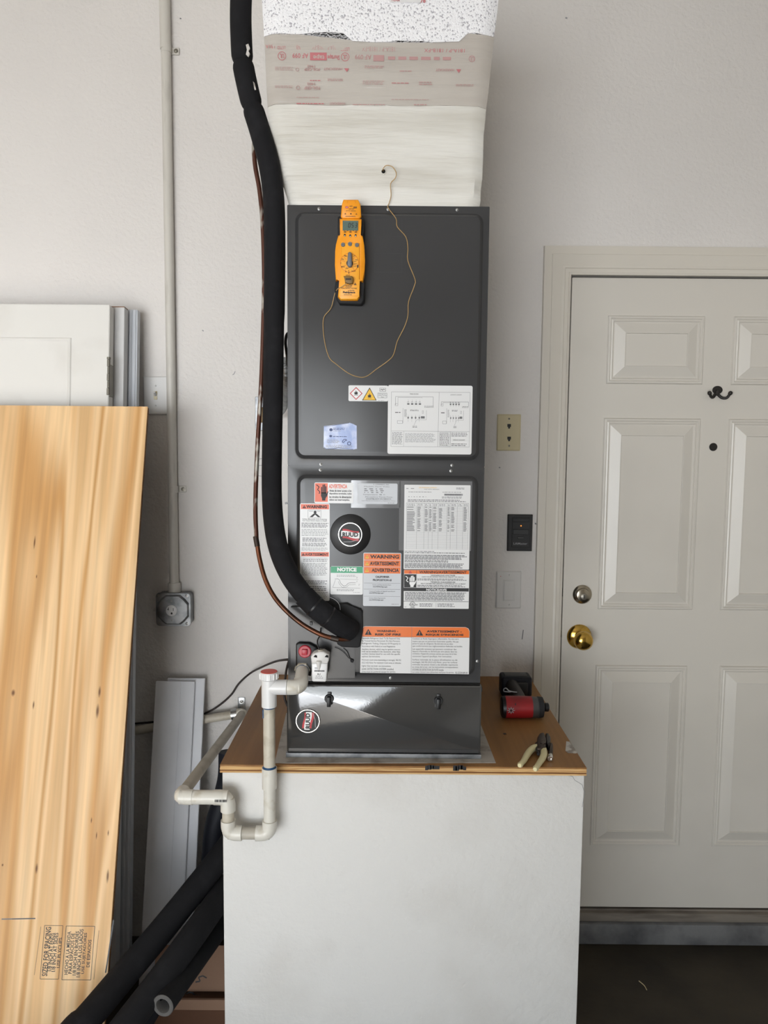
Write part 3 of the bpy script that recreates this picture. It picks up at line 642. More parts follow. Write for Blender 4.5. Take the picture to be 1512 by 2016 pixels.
# proposition label
o, p = sticker('proposition_label', 'white label with three stacked orange warning bars', K5, (562, 612, 852, 1024), 'label_silver', AH)
for i, (s_, a_) in enumerate((('WARNING', 614), ('AVERTISSEMENT', 612), ('ADVERTENCIA', 626))):
    v0 = 618 + i * 52; p.rect('label_orange', 567, v0, 846, v0 + 49, 1); p.text(BK, s_, a_, v0 + 10, 834, v0 + 38, 0.025)
    p.poly('label_yellow', [(576, v0 + 38), (591, v0 + 12), (606, v0 + 38)], 2); p.rect(BK, 589, v0 + 20, 593, v0 + 30, 3); p.rect(BK, 589, v0 + 32, 593, v0 + 35, 3)
p.text(BK, 'CALIFORNIA', 656, 789, 762, 805, 0.025); p.text(BK, 'PROPOSITION 65', 636, 814, 780, 830, 0.025)
for v in (846, 893, 948): p.line(GR, [(567, v), (846, v)], 2)
p.text(BK, 'Cancer and Reproductive Harm', 634, 855, 776, 866); p.text(BK, 'www.P65Warnings.ca.gov', 636, 869, 748, 881, 0.015); p.text(BK, 'Cancer et Troubles de l\'appareil reproducteur', 608, 903, 808, 915); p.text(BK, 'www.P65Warnings.ca.gov', 608, 917, 720, 929, 0.015); p.text(BK, 'Cancer y Dano Reproductivo', 608, 957, 734, 968); p.text(BK, 'www.P65Warnings.ca.gov', 608, 971, 720, 983, 0.015); p.dashes(GR, 780, 1004, 836, 1011, 1)
p.build('label_print', o)
# specification sheet
o, p = sticker('clear_film', None, K5, (836, 66, 1390, 600), 'film_clear', AH, th=0.0002, r=0.001)
o, p = sticker('specification_sheet', 'tall white sheet with ruled specification table', K5, (874, 96, 1376, 744), W_, AH, th=0.0005, r=0.0015)
p.text('label_yellow', 'AIR HANDLING COMPANY', 984, 112, 1120, 121); p.text(GR, 'FORT SMITH, ARKANSAS', 1024, 126, 1138, 134); p.dashes(GR, 888, 120, 960, 130, 1, gap=18); p.dashes(GR, 1268, 112, 1330, 130, 2); p.dashes(GR, 905, 146, 1100, 154, 1); p.dashes(GR, 1164, 146, 1322, 154, 1)
p.rect('print_light', 1178, 162, 1318, 176, 1); p.dashes(GR, 1178, 162, 1318, 176, 1, h=.9, word=(2, 5), gap=2)
p.dashes(GR, 905, 182, 1040, 192, 1, word=(3, 16), gap=14); p.dashes(GR, 1160, 182, 1330, 200, 2); p.dashes(GR, 900, 206, 1345, 226, 2, h=.5); p.line(GR, [(890, 234), (1364, 234)], 2)
cols = (970, 1026, 1060, 1090, 1134, 1200, 1228, 1278, 1322)
for u in (890,) + cols + (1364,): p.line(GR, [(u, 234), (u, 588)], 1.3)
for k in range(37): p.line('print_light', [(890, 262 + k * 9.0), (1364, 262 + k * 9.0)], 1.2)
edges = (890,) + cols + (1364,)
for a_, b_ in zip(edges, edges[1:]):
    p.dashes(GR, a_ + 6, 240, b_ - 6, 258, 2, word=(5, 18))
    w = min(b_ - a_ - 10, 26)
    for k in range(21):
        if random.random() < 0.85 and a_ != 1278: p.rect(GR, a_ + 5, 264.5 + k * 9, a_ + 5 + w * random.uniform(.7, 1) * (2.4 if a_ in (890,) else 1), 268.5 + k * 9, 2)
p.dashes(GR, 882, 600, 1130, 610, 1, word=(10, 30)); p.dashes(BK, 882, 612, 1364, 622, 1); p.dashes(GR, 882, 630, 1366, 670, 4, h=.6, word=(10, 34), gap=3); p.dashes(GR, 882, 672, 1240, 692, 2, h=.6); p.dashes(GR, 882, 696, 1364, 736, 4, h=.6, word=(10, 34), gap=3)
p.build('label_print', o)
# voltage warning
o, p = sticker('voltage_warning_label', 'white voltage warning with orange bar and black hand square', K5, (872, 745, 1370, 1042), W_, AH, th=0.0006, r=0.0015)
p.rect('label_orange', 874, 746, 1368, 774, 1); warn_tri(p, 920, 761, 13, m='print_red'); p.text(BK, 'WARNING/AVERTISSEMENT', 988, 750, 1350, 770, 0.02); p.line(BK, [(968, 746), (968, 880)], 2)
p.rect(BK, 874, 778, 966, 880, 1); hand(p, 'print_white', 910, 788, 958, 876); spark(p, 'print_white', [(884, 792), (904, 806), (890, 826), (906, 838)], 6)
p.text(BK, 'HAZARDOUS VOLTAGE', 1078, 779, 1262, 790, 0.01); p.text(BK, 'CAN CAUSE SEVERE PERSONAL INJURY OR DEATH.', 1008, 793, 1330, 803, 0.01); p.dashes(GR, 976, 808, 1362, 826, 2, h=.55); p.text(BK, 'TENSION DANGEREUSE', 1074, 831, 1264, 842, 0.01); p.text(BK, 'PEUT CAUSER DES LESIONS CORPORELLES OU LA MORT', 1002, 845, 1344, 854, 0.01); p.dashes(GR, 976, 858, 1362, 877, 2, h=.55)
p.rect(BK, 872, 882, 1368, 908, 1); p.text('print_white', 'NOTICE/AVIS', 1044, 887, 1200, 905, 0.02)
p.dashes(GR, 882, 914, 1350, 980, 7, h=.6, word=(10, 34), gap=3, ragged=.06); p.line(BK, [(872, 986), (1368, 986)], 3); p.ring(BK, 940, 1010, 19, 3.5); p.text(BK, 'UL', 929, 1000, 952, 1020, 0.02); p.text(BK, 'C', 914, 1008, 924, 1018, 0.02); p.text(BK, 'US', 962, 1008, 978, 1018, 0.02); p.text(BK, 'LISTED', 922, 1033, 960, 1040, 0.02); p.dashes(GR, 994, 1000, 1098, 1030, 3, h=.5); p.dashes(GR, 1132, 1000, 1264, 1030, 3, h=.5); p.line(GR, [(1120, 998), (1120, 1032)], 1.5); p.dashes(BK, 880, 1028, 898, 1034, 1)
p.build('label_print', o)
# risk of fire
o, p = sticker('fire_risk_label', 'wide white refrigerant fire warning with orange header', K6, (540, 206, 1372, 572), W_, AH, plate_pts=[(556, 222), (566, 208), (580, 205), (1340, 206), (1362, 216), (1372, 236), (1372, 572), (540, 568), (545, 300)])
p.poly('label_orange', [(558, 224), (568, 209), (582, 207), (1340, 208), (1360, 218), (1370, 238), (1370, 286), (552, 286)], 1); p.line(GR, [(932, 206), (930, 570)], 2); p.line(GR, [(548, 287), (1372, 287)], 2)
warn_tri(p, 600, 250, 27); warn_tri(p, 991, 252, 27)
p.text(BK, 'WARNING -', 664, 233, 828, 249, 0.03); p.text(BK, 'RISK OF FIRE', 652, 259, 848, 276, 0.03); p.text(BK, 'AVERTISSEMENT -', 1044, 232, 1312, 249, 0.03); p.text(BK, "RISQUE D'INCENDIE", 1038, 258, 1326, 276, 0.03)
L_ = ['Flammable Refrigerant Used. To Be Repaired Only', 'By Trained Service Personnel. Do Not Puncture', 'Refrigerant Tubing. Dispose Of Properly In', 'Accordance with Federal or Local Regulations', 'Auxiliary devices, which may be ignition sources', 'shall not be installed in the ductwork, other than', 'auxiliary devices listed for use with the specific', 'appliance. See instructions.', 'Minimum room area (operating or storage), 562 ft2', '(52.2 m2) Note: For minimum room areas at altitudes', 'higher than sea level, see instructions.', 'LEAK DETECTION SYSTEM installed.', 'Units must be powered except for service.']
Rr = ['Contient un fluide frigorigene inflammable. Ne doit etre', 'repare que par un personnel d\'entretien qualifie. Ne pas', 'percer le tuyau de refrigerant. Ne doit etre mis au rebut', 'que conformement aux reglementations federales ou locales.', 'Les appareils annexes qui peuvent constituer des', 'departs d\'incendie ne doivent pas etre places dans les', 'conduites d\'appareils annexes autres que ceux de la liste', 'concernant l\'appareil specifique. Voir instructions', 'Surface minimale de la piece (d\'utilisation ou de', 'stockage), 562 ft2 (52,2 m2) Note : pour les surfaces', 'minimales des pieces situees a des altitudes superieures', 'au niveau de la mer, voir les instructions correspondantes.', 'SYSTEME DE DETECTION DE FUITE installe', 'Les unites doivent etre alimentees sauf pour le service.']
vl = [292, 312, 332, 354, 377, 394, 413, 433, 460, 482, 507, 529, 551]
vr = [292, 312, 330, 349, 372, 390, 408, 428, 455, 474, 493, 512, 532, 552]
wl_ = [842, 842, 846, 806, 844, 844, 844, 692, 852, 852, 776, 798, 812]
wr_ = [1288, 1288, 1246, 1320, 1274, 1278, 1276, 1236, 1282, 1282, 1286, 1290, 1178, 1258]
for s_, v, w in zip(L_, vl, wl_): p.text(BK, s_, 552, v, w, v + 16)
for s_, v, w in zip(Rr, vr, wr_): p.text(BK, s_, 938, v, w, v + 16)
p.text(BK, '92-22204-89-00', 1268, 553, 1362, 569)
p.build('label_print', o)

# ---- drain pan side: grommet, port, plug, recess plate
bm = pxprism([(8, 60), (500, 60), (500, 600), (8, 600)], K6, AY - 0.0115, AY - 0.001); rc = obj('connection_plate', bm, 'cabinet_grey', AH)
pts = [(325, 40), (440, 30), (500, 72), (545, 76), (558, 96), (558, 250), (540, 362), (520, 372), (400, 366), (365, 345)]
bm = pxprism(pts, K6, AY - 0.020, AY - 0.010, 0.003); obj('pipe_grommet', bm, 'black_rubber', AH, 50)
pts = [(48, 345), (70, 332), (150, 334), (200, 360), (232, 390), (232, 470), (170, 500), (160, 590), (48, 540)]
bm = pxprism(pts, K6, AY - 0.022, AY - 0.010, 0.003); obj('drain_pan_port', bm, 'black_plastic', AH, 50)
c = at(*K6(118, 395), AY - 0.020); k = 0.0145
bm = lathe(NB(), c, (0, -1, 0), [(0, 0.0150), (0.004, 0.0150), (0.006, 0.013), (0.006, 0.0)], 28); dp = obj('drain_plug', bm, 'plug_red', AH, 40); dp['label'] = 'round red drain plug'
bm = NB(); box(bm, c.x - 0.0065, c.x + 0.0065, c.y - 0.011, c.y - 0.005, c.z - 0.0065, c.z + 0.0065, 0.0012); obj('plug_square', bm, 'plug_red', dp, 40)
wp = [(345, 365), (380, 380), (420, 410), (450, 445), (478, 462)]
bm = sweep(NB(), spline([at(*K6(u, v), AY - 0.016) for u, v in wp], 5), 0.0007, 6); obj('sensor_lead', bm, 'black_plastic', AH, 60)
wp = [(410, 372), (440, 400), (462, 450), (478, 464)]
bm = sweep(NB(), spline([at(*K6(u, v), AY - 0.015) for u, v in wp], 5), 0.0007, 6); obj('sensor_lead', bm, 'black_plastic', AH, 60)
bm = lathe(NB(), at(*K6(478, 466), AY - 0.0115), (0, -1, 0), [(0, 0.0045), (0.003, 0.0042), (0.0045, 0.0025), (0.0045, 0)], 14); obj('lead_grommet', bm, 'black_rubber', AH, 40)
# white thin hanging wire near the pipes
bm = sweep(NB(), spline([at(*K6(u, v), AY - 0.03) for u, v in ((300, -20), (350, 5), (380, 40), (388, 80))], 5), 0.0006, 6); obj('sensor_lead', bm, 'label_silver', AH, 60)

# loose sheet under the furnace
pts = [atz(*K7(965, 1112), PZ + 0.001), atz(*K7(1070, 660), PZ + 0.001), atz(*K8(90, 860), PZ + 0.001), atz(*K8(278, 1342), PZ + 0.001)]
bm = prism(NB(), [Vector((q.x, q.y, PZ + 0.0018)) for q in pts], (0, 0, -0.0014)); tag(obj('base_sheet', bm, 'sheet_pale'), 'thin pale printed sheet lying under the furnace base on the plywood', 'sheet')
# ================================================================== PLENUM ABOVE THE FURNACE
rows = [(408, 569, 945, 1.742), (345, 549, 951, 1.738), (290, 538, 952, 1.735), (230, 527, 956, 1.732), (134, 522, 967, 1.728), (57, 518, 975, 1.725), (0, 515, 982, 1.722), (-80, 510, 992, 1.720)]
def row_at(py):
    for a_, b_ in zip(rows, rows[1:]):
        if a_[0] >= py >= b_[0]:
            t = (a_[0] - py) / (a_[0] - b_[0]); return tuple(a_[i] + (b_[i] - a_[i]) * t for i in range(4))
YB = 2.25
t = thing('supply_plenum', 'white mastic-coated sheet metal duct rising from the furnace top', 'duct', ((AX0 + AX1) / 2, AY + 0.1, AZT + 0.001))
def duct_piece(name, pys, proud, m, wob=0.0, jag=None):
    bm = NB(); outs = []; NX = 26
    random.seed(int(proud * 1e5) + 3)
    for i, py in enumerate(pys):
        _, l_, r_, yf = row_at(py); zc = at(758, py, yf).z; line_ = []
        for k in range(NX + 1):
            s_ = k / NX; px = l_ + (r_ - l_) * s_
            q = at(px, py, yf); edge = min(s_, 1 - s_); rnd = 0.012 * max(0, 1 - edge / 0.03) ** 2
            z = zc + (jag(s_) if jag and i == 0 else 0)
            x = q.x + (random.uniform(-1, 1) * wob if k in (0, NX) else 0)
            line_.append((x, yf - proud + rnd + random.uniform(-1, 1) * wob, max(z, AZT + 0.0015)))
        x0, x1 = line_[0][0], line_[-1][0]
        outs.append(line_ + [(x1, YB, zc), (x0, YB, zc)])
    rings(bm, outs, True, True); return obj(name, bm, m, t, 40)
duct_piece('duct_body', [408, 390, 370, 345, 318, 290, 260, 230, 206, 180], 0.0, 'mastic_white', 0.0011)
duct_piece('tape_wrap', [208, 180, 160, 134, 110, 85, 60, 30, 0], 0.0022, 'tape_clear', 0.0006, lambda s_: 0.0012 * math.sin(s_ * 17))
rj = random.Random(4)
def jag(s_): return (0.004 if s_ < 0.25 else (-0.011 if 0.35 < s_ < 0.85 else 0.006)) + rj.uniform(-0.002, 0.002)
duct_piece('foil_insulation', [73, 50, 25, 0, -40, -80], 0.0045, 'foil_mesh', 0.0004, jag)['label'] = 'silver foil mesh insulation wrap'
p = Print(K1, (230, 150, 1330, 560), Y=1.7245)
FR, PR = 'print_faded_red', 'print_pale_red'
p.text(FR, '181A-P / 181B-FX', 400, 240, 470, 262, 0, 3, 180); p.text(PR, '181A-P / 181B-FX', 480, 240, 610, 262, 0, 3, 180); p.text(FR, 'LISTED', 625, 250, 672, 268, 0, 3, 180); p.text(FR, 'LISTED', 302, 246, 345, 262, 0, 3, 180); p.text(FR, '181A', 242, 240, 290, 258, 0, 3, 180)
p.text(FR, '181A-P / 181B-FX', 1055, 252, 1262, 270, 0, 3, 180); p.text(PR, '181A-P / 181B-FX', 735, 246, 905, 268, 0, 3, 180)
for u, v in ((326, 294), (650, 296), (1300, 300)):
    p.ring(FR if u < 1000 else PR, u, v, 20 if u < 1000 else 15, 3); p.text(FR if u < 1000 else PR, 'UL', u - 11, v - 11, u + 11, v + 11, 0.01, 3, 180)
p.text(FR, 'AF 099', 380, 280, 462, 304, 0.01, 3, 180); p.rect(FR, 470, 276, 556, 314, 2); p.text(FR, 'Shurtape', 560, 282, 622, 312, 0.015, 3, 180); p.text('tape_clear', 'tape', 486, 284, 545, 308, 0.01, 3, 180)
p.text(PR, 'AF 099', 700, 284, 785, 308, 0.01, 3, 180); p.rect(PR, 795, 286, 850, 316, 2); p.dashes(PR, 870, 284, 1230, 316, 1, h=.5, word=(30, 60), gap=16)
p.build('tape_print', t)['kind'] = 'stuff'; p = p.clone()
for u0 in (435, 1010): p.text(PR, 'HARDCAST', u0 + 105, 350, u0 + 200, 362, 0.01, 3, 180); p.poly(FR, [(u0 + 210, 352), (u0 + 235, 352), (u0 + 224, 370)], 2)
p.text(PR, 'FOIL-GRIP', 440, 352, 520, 366, 0.01, 3, 180); p.text(PR, '1402', 455, 338, 495, 350, 0.01, 3, 180); p.ring(PR, 405, 360, 8, 2); p.dashes(PR, 290, 346, 385, 366, 3, h=.3); p.dashes(PR, 750, 336, 855, 352, 2, h=.4); p.dashes(PR, 930, 358, 1000, 368, 1)
p.build('tape_print', t)['kind'] = 'stuff'; p = p.clone()
p.text(PR, 'FOIL-GRIP', 440, 442, 520, 458, 0.01, 3, 180); p.text(PR, '1402', 455, 424, 495, 437, 0.01, 3, 180); p.ring(PR, 408, 449, 9, 2.5); p.dashes(PR, 290, 438, 385, 452, 2, h=.35); p.dashes(FR, 470, 408, 525, 418, 1); p.dashes(PR, 560, 402, 648, 416, 2, h=.4); p.dashes(PR, 740, 410, 855, 432, 3, h=.3); p.dashes(FR, 890, 418, 990, 426, 1); p.dashes(PR, 1030, 412, 1100, 432, 2, h=.4); p.dashes(PR, 1220, 424, 1320, 436, 2, h=.4); p.dashes(PR, 890, 500, 1100, 506, 1, h=.4)
p.build('tape_print', t)['kind'] = 'stuff'; p = p.clone()
p.text(PR, 'HARDCAST', 570, 520, 650, 532, 0.01, 3, 180); p.dashes(FR, 400, 522, 550, 532, 1, h=.5); p.dashes(PR, 690, 526, 870, 534, 1, h=.5); p.dashes(PR, 1005, 522, 1075, 534, 1); p.dashes(PR, 400, 494, 520, 500, 1, h=.4)
p.build('tape_print', t)['kind'] = 'stuff'
p = Print(K1, (870, -10, 1070, 20), Y=1.7165); p.rect('print_white', 880, -20, 1070, 12, 1); p.text('print_faded_red', 'FOAM', 890, -8, 930, 8, 0.02, 3); p.text('print_faded_red', '78', 1036, -6, 1064, 14, 0.03, 3); p.build('foil_sticker', t)
c = at(755, 338, 1.7375)
bm = lathe(NB(), c, (0, -1, 0), [(-0.004, 0.006), (0.0018, 0.0062), (0.0022, 0.0046), (0.0, 0.0042), (0.0, 0)], 16); hl = obj('test_hole_rim', bm, 'mastic_white', t, 40)
bm = lathe(NB(), c + Vector((0, -0.0004, 0)), (0, -1, 0), [(0, 0.0043), (0.0004, 0.0043), (0.0004, 0)], 16); obj('test_hole', bm, 'dark_gap', hl)

# ================================================================== MULTIMETER
MZ = at(*K3(600, 1890), 1.70)
t = thing('multimeter', 'yellow stick multimeter in black boot hung on the furnace panel', 'multimeter', (MZ.x, PY - 0.003, MZ.z))
MF = PY - 0.036   # front face
bm = pxprism([(395, 410), (430, 395), (500, 420), (760, 420), (800, 400), (850, 450), (850, 700), (800, 900), (850, 1600), (850, 1850), (800, 1920), (420, 1905), (375, 1830), (335, 1660), (360, 1500), (380, 900), (390, 740)], K3, PY - 0.026, PY - 0.0015, 0.003); obj('rubber_boot', bm, 'black_rubber', t, 50)
bm = pxprism([(490, 110), (745, 110), (785, 190), (800, 405), (760, 440), (480, 440), (445, 405), (465, 190)], K3, MF + 0.002, PY - 0.003, 0.0025); hd = obj('sensor_head', bm, 'meter_yellow', t, 50)
bm = pxprism([(425, 440), (805, 445), (800, 540), (770, 745), (825, 735), (850, 900), (862, 1150), (855, 1350), (830, 1535), (740, 1495), (775, 1790), (730, 1850), (440, 1845), (395, 1790), (410, 1650), (440, 1485), (360, 1515), (345, 1250), (350, 1000), (365, 880), (400, 725), (455, 745), (430, 550)], K3, MF, PY - 0.006, 0.0022); bd = obj('meter_body', bm, 'meter_yellow', t, 50)
bm = pxprism([(455, 860), (770, 860), (772, 1480), (760, 1500), (775, 1780), (725, 1835), (445, 1835), (400, 1780), (440, 1500)], K3, MF - 0.0022, MF + 0.001, 0.0018); obj('raised_face', bm, 'meter_yellow_light', t, 50)
FF = MF - 0.0023
def pp(b): return Print(K3, b, Y=FF)
bm = pxprism([(478, 475), (748, 478), (745, 648), (478, 645)], K3, MF - 0.0012, MF + 0.001, 0.0004); ls = obj('lcd_screen', bm, 'lcd', t)
p = Print(K3, (480, 475, 745, 648), Y=MF - 0.0014)
def seg7(p, ch, u, v, w, h, m):
    S = {'0': 'abcdef', '5': 'afgcd', '3': 'abgcd'}[ch]; sl = 10; q = 11
    X = lambda x, y: (u + x * w + (1 - y) * sl, v + y * h)
    E_ = {'a': ((.1, 0), (.9, 0)), 'b': ((1, .05), (1, .47)), 'c': ((1, .53), (1, .95)), 'd': ((.1, 1), (.9, 1)), 'e': ((0, .53), (0, .95)), 'f': ((0, .05), (0, .47)), 'g': ((.12, .5), (.88, .5))}
    for k in S: p.line(m, [X(*E_[k][0]), X(*E_[k][1])], q, 2)
for ch, u in (('0', 575), ('5', 630), ('3', 690)): seg7(p, ch, u, 522, 30, 70, 'print_black')
p.dashes('print_grey', 500, 486, 590, 502, 1); p.build('lcd_digits', ls)
for u, v in ((485, 893), (605, 882), (725, 898)):
    c = at(*K3(u, v), FF); bm = lathe(NB(), c, (0, -1, 0), [(0, 0.0045), (0.0012, 0.0045), (0.002, 0.0036), (0.002, 0)], 18); bt = obj('push_button', bm, 'button_grey', t, 40)
    p = Print(K3, (u - 20, v - 10, u + 20, v + 10), Y=FF - 0.0021); p.dashes('print_black', u - 20, v - 9, u + 20, v + 9, 1, word=(10, 20)); p.build('button_mark', bt)
for u, v in ((515, 730), (608, 738), (702, 734)):
    c = at(*K3(u, v), MF); bm = lathe(NB(), c, (0, -1, 0), [(0, 0.0022), (0.0008, 0.0022), (0.0014, 0.0014), (0.0014, 0)], 12)
    for vv in bm.verts: vv.co.z = c.z + (vv.co.z - c.z) * 1.3
    jb = obj('slide_button', bm, 'print_black', t, 40)
    p = Print(K3, (u - 12, v, u + 12, v + 24), Y=MF - 0.0015); p.disc('print_white', u, v + 8, 8, 9, 1, 12); p.build('button_mark', jb)
c = at(*K3(596, 1205), FF)
bm = lathe(NB(), c, (0, -1, 0), [(0, 0.0205), (0.0006, 0.0205), (0.0008, 0.0198), (0.0004, 0.0195), (0.0004, 0)], 40); obj('dial_ring', bm, 'meter_orange', t, 30)
bm = lathe(NB(), c + Vector((0, -0.0005, 0)), (0, -1, 0), [(0, 0.0194), (0.0003, 0.0194), (0.0003, 0)], 40); df = obj('dial_face', bm, 'meter_yellow_light', t)
p = Print(K3, (420, 1020, 770, 1400), Y=c.y - 0.00085)
for an in (-45, 20, 55, 150, 195, 225, 120): p.line('meter_orange', [(596 + 75 * math.cos(math.radians(an)), 1205 + 75 * math.sin(math.radians(an))), (596 + 165 * math.cos(math.radians(an)), 1205 + 165 * math.sin(math.radians(an)))], 7, 1)
for s_, b_ in (('Hz', (458, 1130, 498, 1158)), ('Max', (508, 1075, 556, 1098)), ('OFF', (660, 1078, 695, 1098)), ('VAC', (692, 1142, 742, 1164)), ('mVDC', (668, 1172, 716, 1188)), ('uAAC', (672, 1212, 730, 1228)), ('uADC', (668, 1254, 722, 1270)), ('C', (440, 1198, 460, 1222)), ('MFD', (452, 1262, 516, 1284)), ('NCV', (632, 1334, 700, 1356)), ('K', (575, 1330, 595, 1352)), ('TEMP', (526, 1290, 580, 1306)), ('A', (524, 1335, 545, 1366))):
    p.text('print_black', s_, *b_, 0.01, 2)
p.rect('print_black', 728, 1238, 750, 1285, 2); p.disc('print_black', 584, 1375, 9, lev=2, n=10); p.build('dial_marks', df)
bm = lathe(NB(), at(*K3(600, 1215), FF - 0.0008), (0, -1, 0), [(0, 0.0072), (0.003, 0.0072), (0.0035, 0.0065), (0.0035, 0)], 20); dk = obj('dial_hub', bm, 'print_black', t, 40)
bm = pxprism([(568, 1030), (598, 1008), (632, 1030), (640, 1240), (620, 1270), (585, 1272), (555, 1240)], K3, FF - 0.011, FF - 0.001, 0.0025); obj('dial_pointer', bm, 'button_grey', dk, 60)
p = Print(K3, (480, 210, 740, 420), Y=MF + 0.0018)
p.rect('print_red', 525, 232, 577, 264, 1); p.text('print_white', 'CAT', 532, 240, 570, 256, 0.01, 2); p.text('print_black', '600V', 598, 220, 650, 240, 0.01, 2); p.rect('print_black', 665, 236, 722, 264, 1); p.text('meter_yellow', '1000V', 672, 243, 716, 257, 0.0, 2); p.dashes('print_black', 585, 262, 680, 292, 2, h=.4, word=(10, 20)); p.text('print_black', 'UP TO 1000VDC', 535, 300, 708, 318, 0.0, 2)
warn_tri(p, 525, 355, 15, bang='meter_yellow', lev=2); warn_tri(p, 715, 358, 15, bang='meter_yellow', lev=2); p.disc('print_black', 620, 358, 12, lev=2, n=10); p.dashes('print_black', 528, 392, 712, 412, 1, h=.5, word=(10, 20)); p.line('meter_orange', [(560, 180), (568, 128), (690, 128), (705, 180)], 6, 1); p.build('head_print', hd)
p = Print(K3, (420, 655, 780, 1800), Y=MF - 0.0024)
for u in (508, 560, 610, 660, 710): p.rect('print_black', u - 6, 660, u + 6, 672, 1)
for u, s_ in ((517, 'Max'), (608, 'Hold'), (702, 'Light')): p.rect('print_black', u - 20, 680, u + 20, 694, 1)
p.build('body_print', bd); p = p.clone()
p.text('print_black', 'HIGH', 534, 1404, 604, 1424, 0.01, 2); warn_tri(p, 698, 1560, 24, bang='meter_yellow', lev=2); p.dashes('print_black', 530, 1582, 650, 1622, 2, h=.45, word=(20, 50)); p.text('print_black', 'NON-CONTACT VOLTAGE', 455, 1625, 724, 1646, 0.012, 2); p.text('print_black', 'swiftclip', 570, 1664, 686, 1684, 0.02, 2); p.text('print_black', 'Fieldpiece', 484, 1686, 698, 1730, 0.035, 2); p.dashes('print_black', 500, 1732, 640, 1756, 2, h=.4, word=(20, 50)); p.line('meter_orange', [(430, 1762), (745, 1762)], 4, 1); p.build('body_print', bd)
bm = pxprism([(495, 1430), (640, 1430), (665, 1480), (650, 1560), (600, 1570), (520, 1545), (508, 1470)], K3, FF - 0.010, FF + 0.001, 0.0015); tp_l = obj('probe_socket', bm, 'plug_brown', t, 50)
bm = NB(); q0, q1 = at(*K3(530, 1470), FF - 0.0105), at(*K3(625, 1500), FF - 0.0105); box(bm, q0.x, q1.x, q0.y, q0.y + 0.002, q1.z, q0.z, 0.0006); obj('socket_slot', bm, 'cable_brown', tp_l)

# thermocouple wire
wu = [(700, 648 - 380 + 0)]
path = [at(755, 338, 1.742), at(754, 333, 1.728), at(760, 326, 1.720), at(772, 328, 1.718), at(780, 340, 1.720), at(778, 351, 1.726), at(769, 362, 1.728), at(770, 385, 1.732), at(766, 400, 1.735), at(764, 409, 1.7365)]
uv = [(790, 180), (800, 240), (860, 310), (875, 390), (875, 480), (925, 610), (920, 660), (880, 770), (875, 870), (850, 950), (800, 1050), (775, 1140), (740, 1185), (650, 1250), (580, 1300), (520, 1303), (450, 1275), (370, 1215), (320, 1170), (290, 1080), (275, 970), (280, 880), (330, 815), (355, 720)]
ys = [1.7285] * len(uv); ys[0] = 1.729; ys[-1] = 1.712; ys[-2] = 1.722
path += [at(*K2(u, v), y) for (u, v), y in zip(uv, ys)] + [at(*K2(375, 682), 1.700), at(*K2(400, 668), 1.688), at(*K2(455, 632), 1.684)]
bm = sweep(NB(), spline(path, 4), 0.00095, 6); tag(obj('thermocouple_wire', bm, 'wire_tan', None, 60), 'thin tan probe wire looping from duct hole to the multimeter', 'wire')

# ================================================================== REFRIGERANT LINES
hs = thing('suction_line', 'thick black foam-insulated refrigerant pipe curving down into the furnace', 'pipe', at(660, 1225, 1.69))
cp = [(477, -60, 1.76), (474, 20, 1.76), (475, 75, 1.758), (478, 122, 1.756), (486, 165, 1.754), (497, 210, 1.750), (513, 262, 1.745), (530, 325, 1.738), (539, 395, 1.735), (541, 480, 1.735), (540, 600, 1.735), (538, 740, 1.732), (536, 860, 1.728), (535, 960, 1.722), (539, 1030, 1.712), (550, 1085, 1.700), (572, 1135, 1.690), (603, 1178, 1.684)]
P = [at(*q) for q in cp]
joints = [0, 3, 5, len(P) - 1]
full = spline(P, 8)
idx = [0, 3 * 8, 5 * 8, len(full) - 1]
for a_, b_ in zip(idx, idx[1:]):
    seg = full[a_:b_ + 1]; n = len(seg)
    rr = []
    for i in range(n):
        e_ = min(i, n - 1 - i); base = 0.0232 if seg[i].z > 1.9 else 0.0222
        rr.append(base * (0.86 if e_ == 0 else (0.97 if e_ == 1 else 1.02)))
    obj('foam_sleeve', sweep(NB(), seg, rr, 22), 'foam_black', hs, 60)
el = spline([at(598, 1172, 1.685), at(622, 1196, 1.682), at(648, 1216, 1.684), at(672, 1232, 1.695), at(690, 1240, 1.718)], 8)
obj('foam_elbow', sweep(NB(), el, [0.0250] * len(el), 22), 'foam_black', hs, 60)
for i in (7, 15):
    d = (el[i + 1] - el[i]).normalized(); bm = lathe(NB(), el[i], d, [(-0.002, 0.0252), (-0.002, 0.0262), (0.002, 0.0262), (0.002, 0.0252)], 24)
    obj('cable_tie', bm, 'black_plastic', hs, 40)
tq = at(*K6(165, 185), 1.672); bm = NB(); box(bm, tq.x - 0.003, tq.x + 0.003, tq.y - 0.002, tq.y + 0.006, tq.z - 0.004, tq.z + 0.004, 0.0008); obj('cable_tie_head', bm, 'black_plastic', hs)
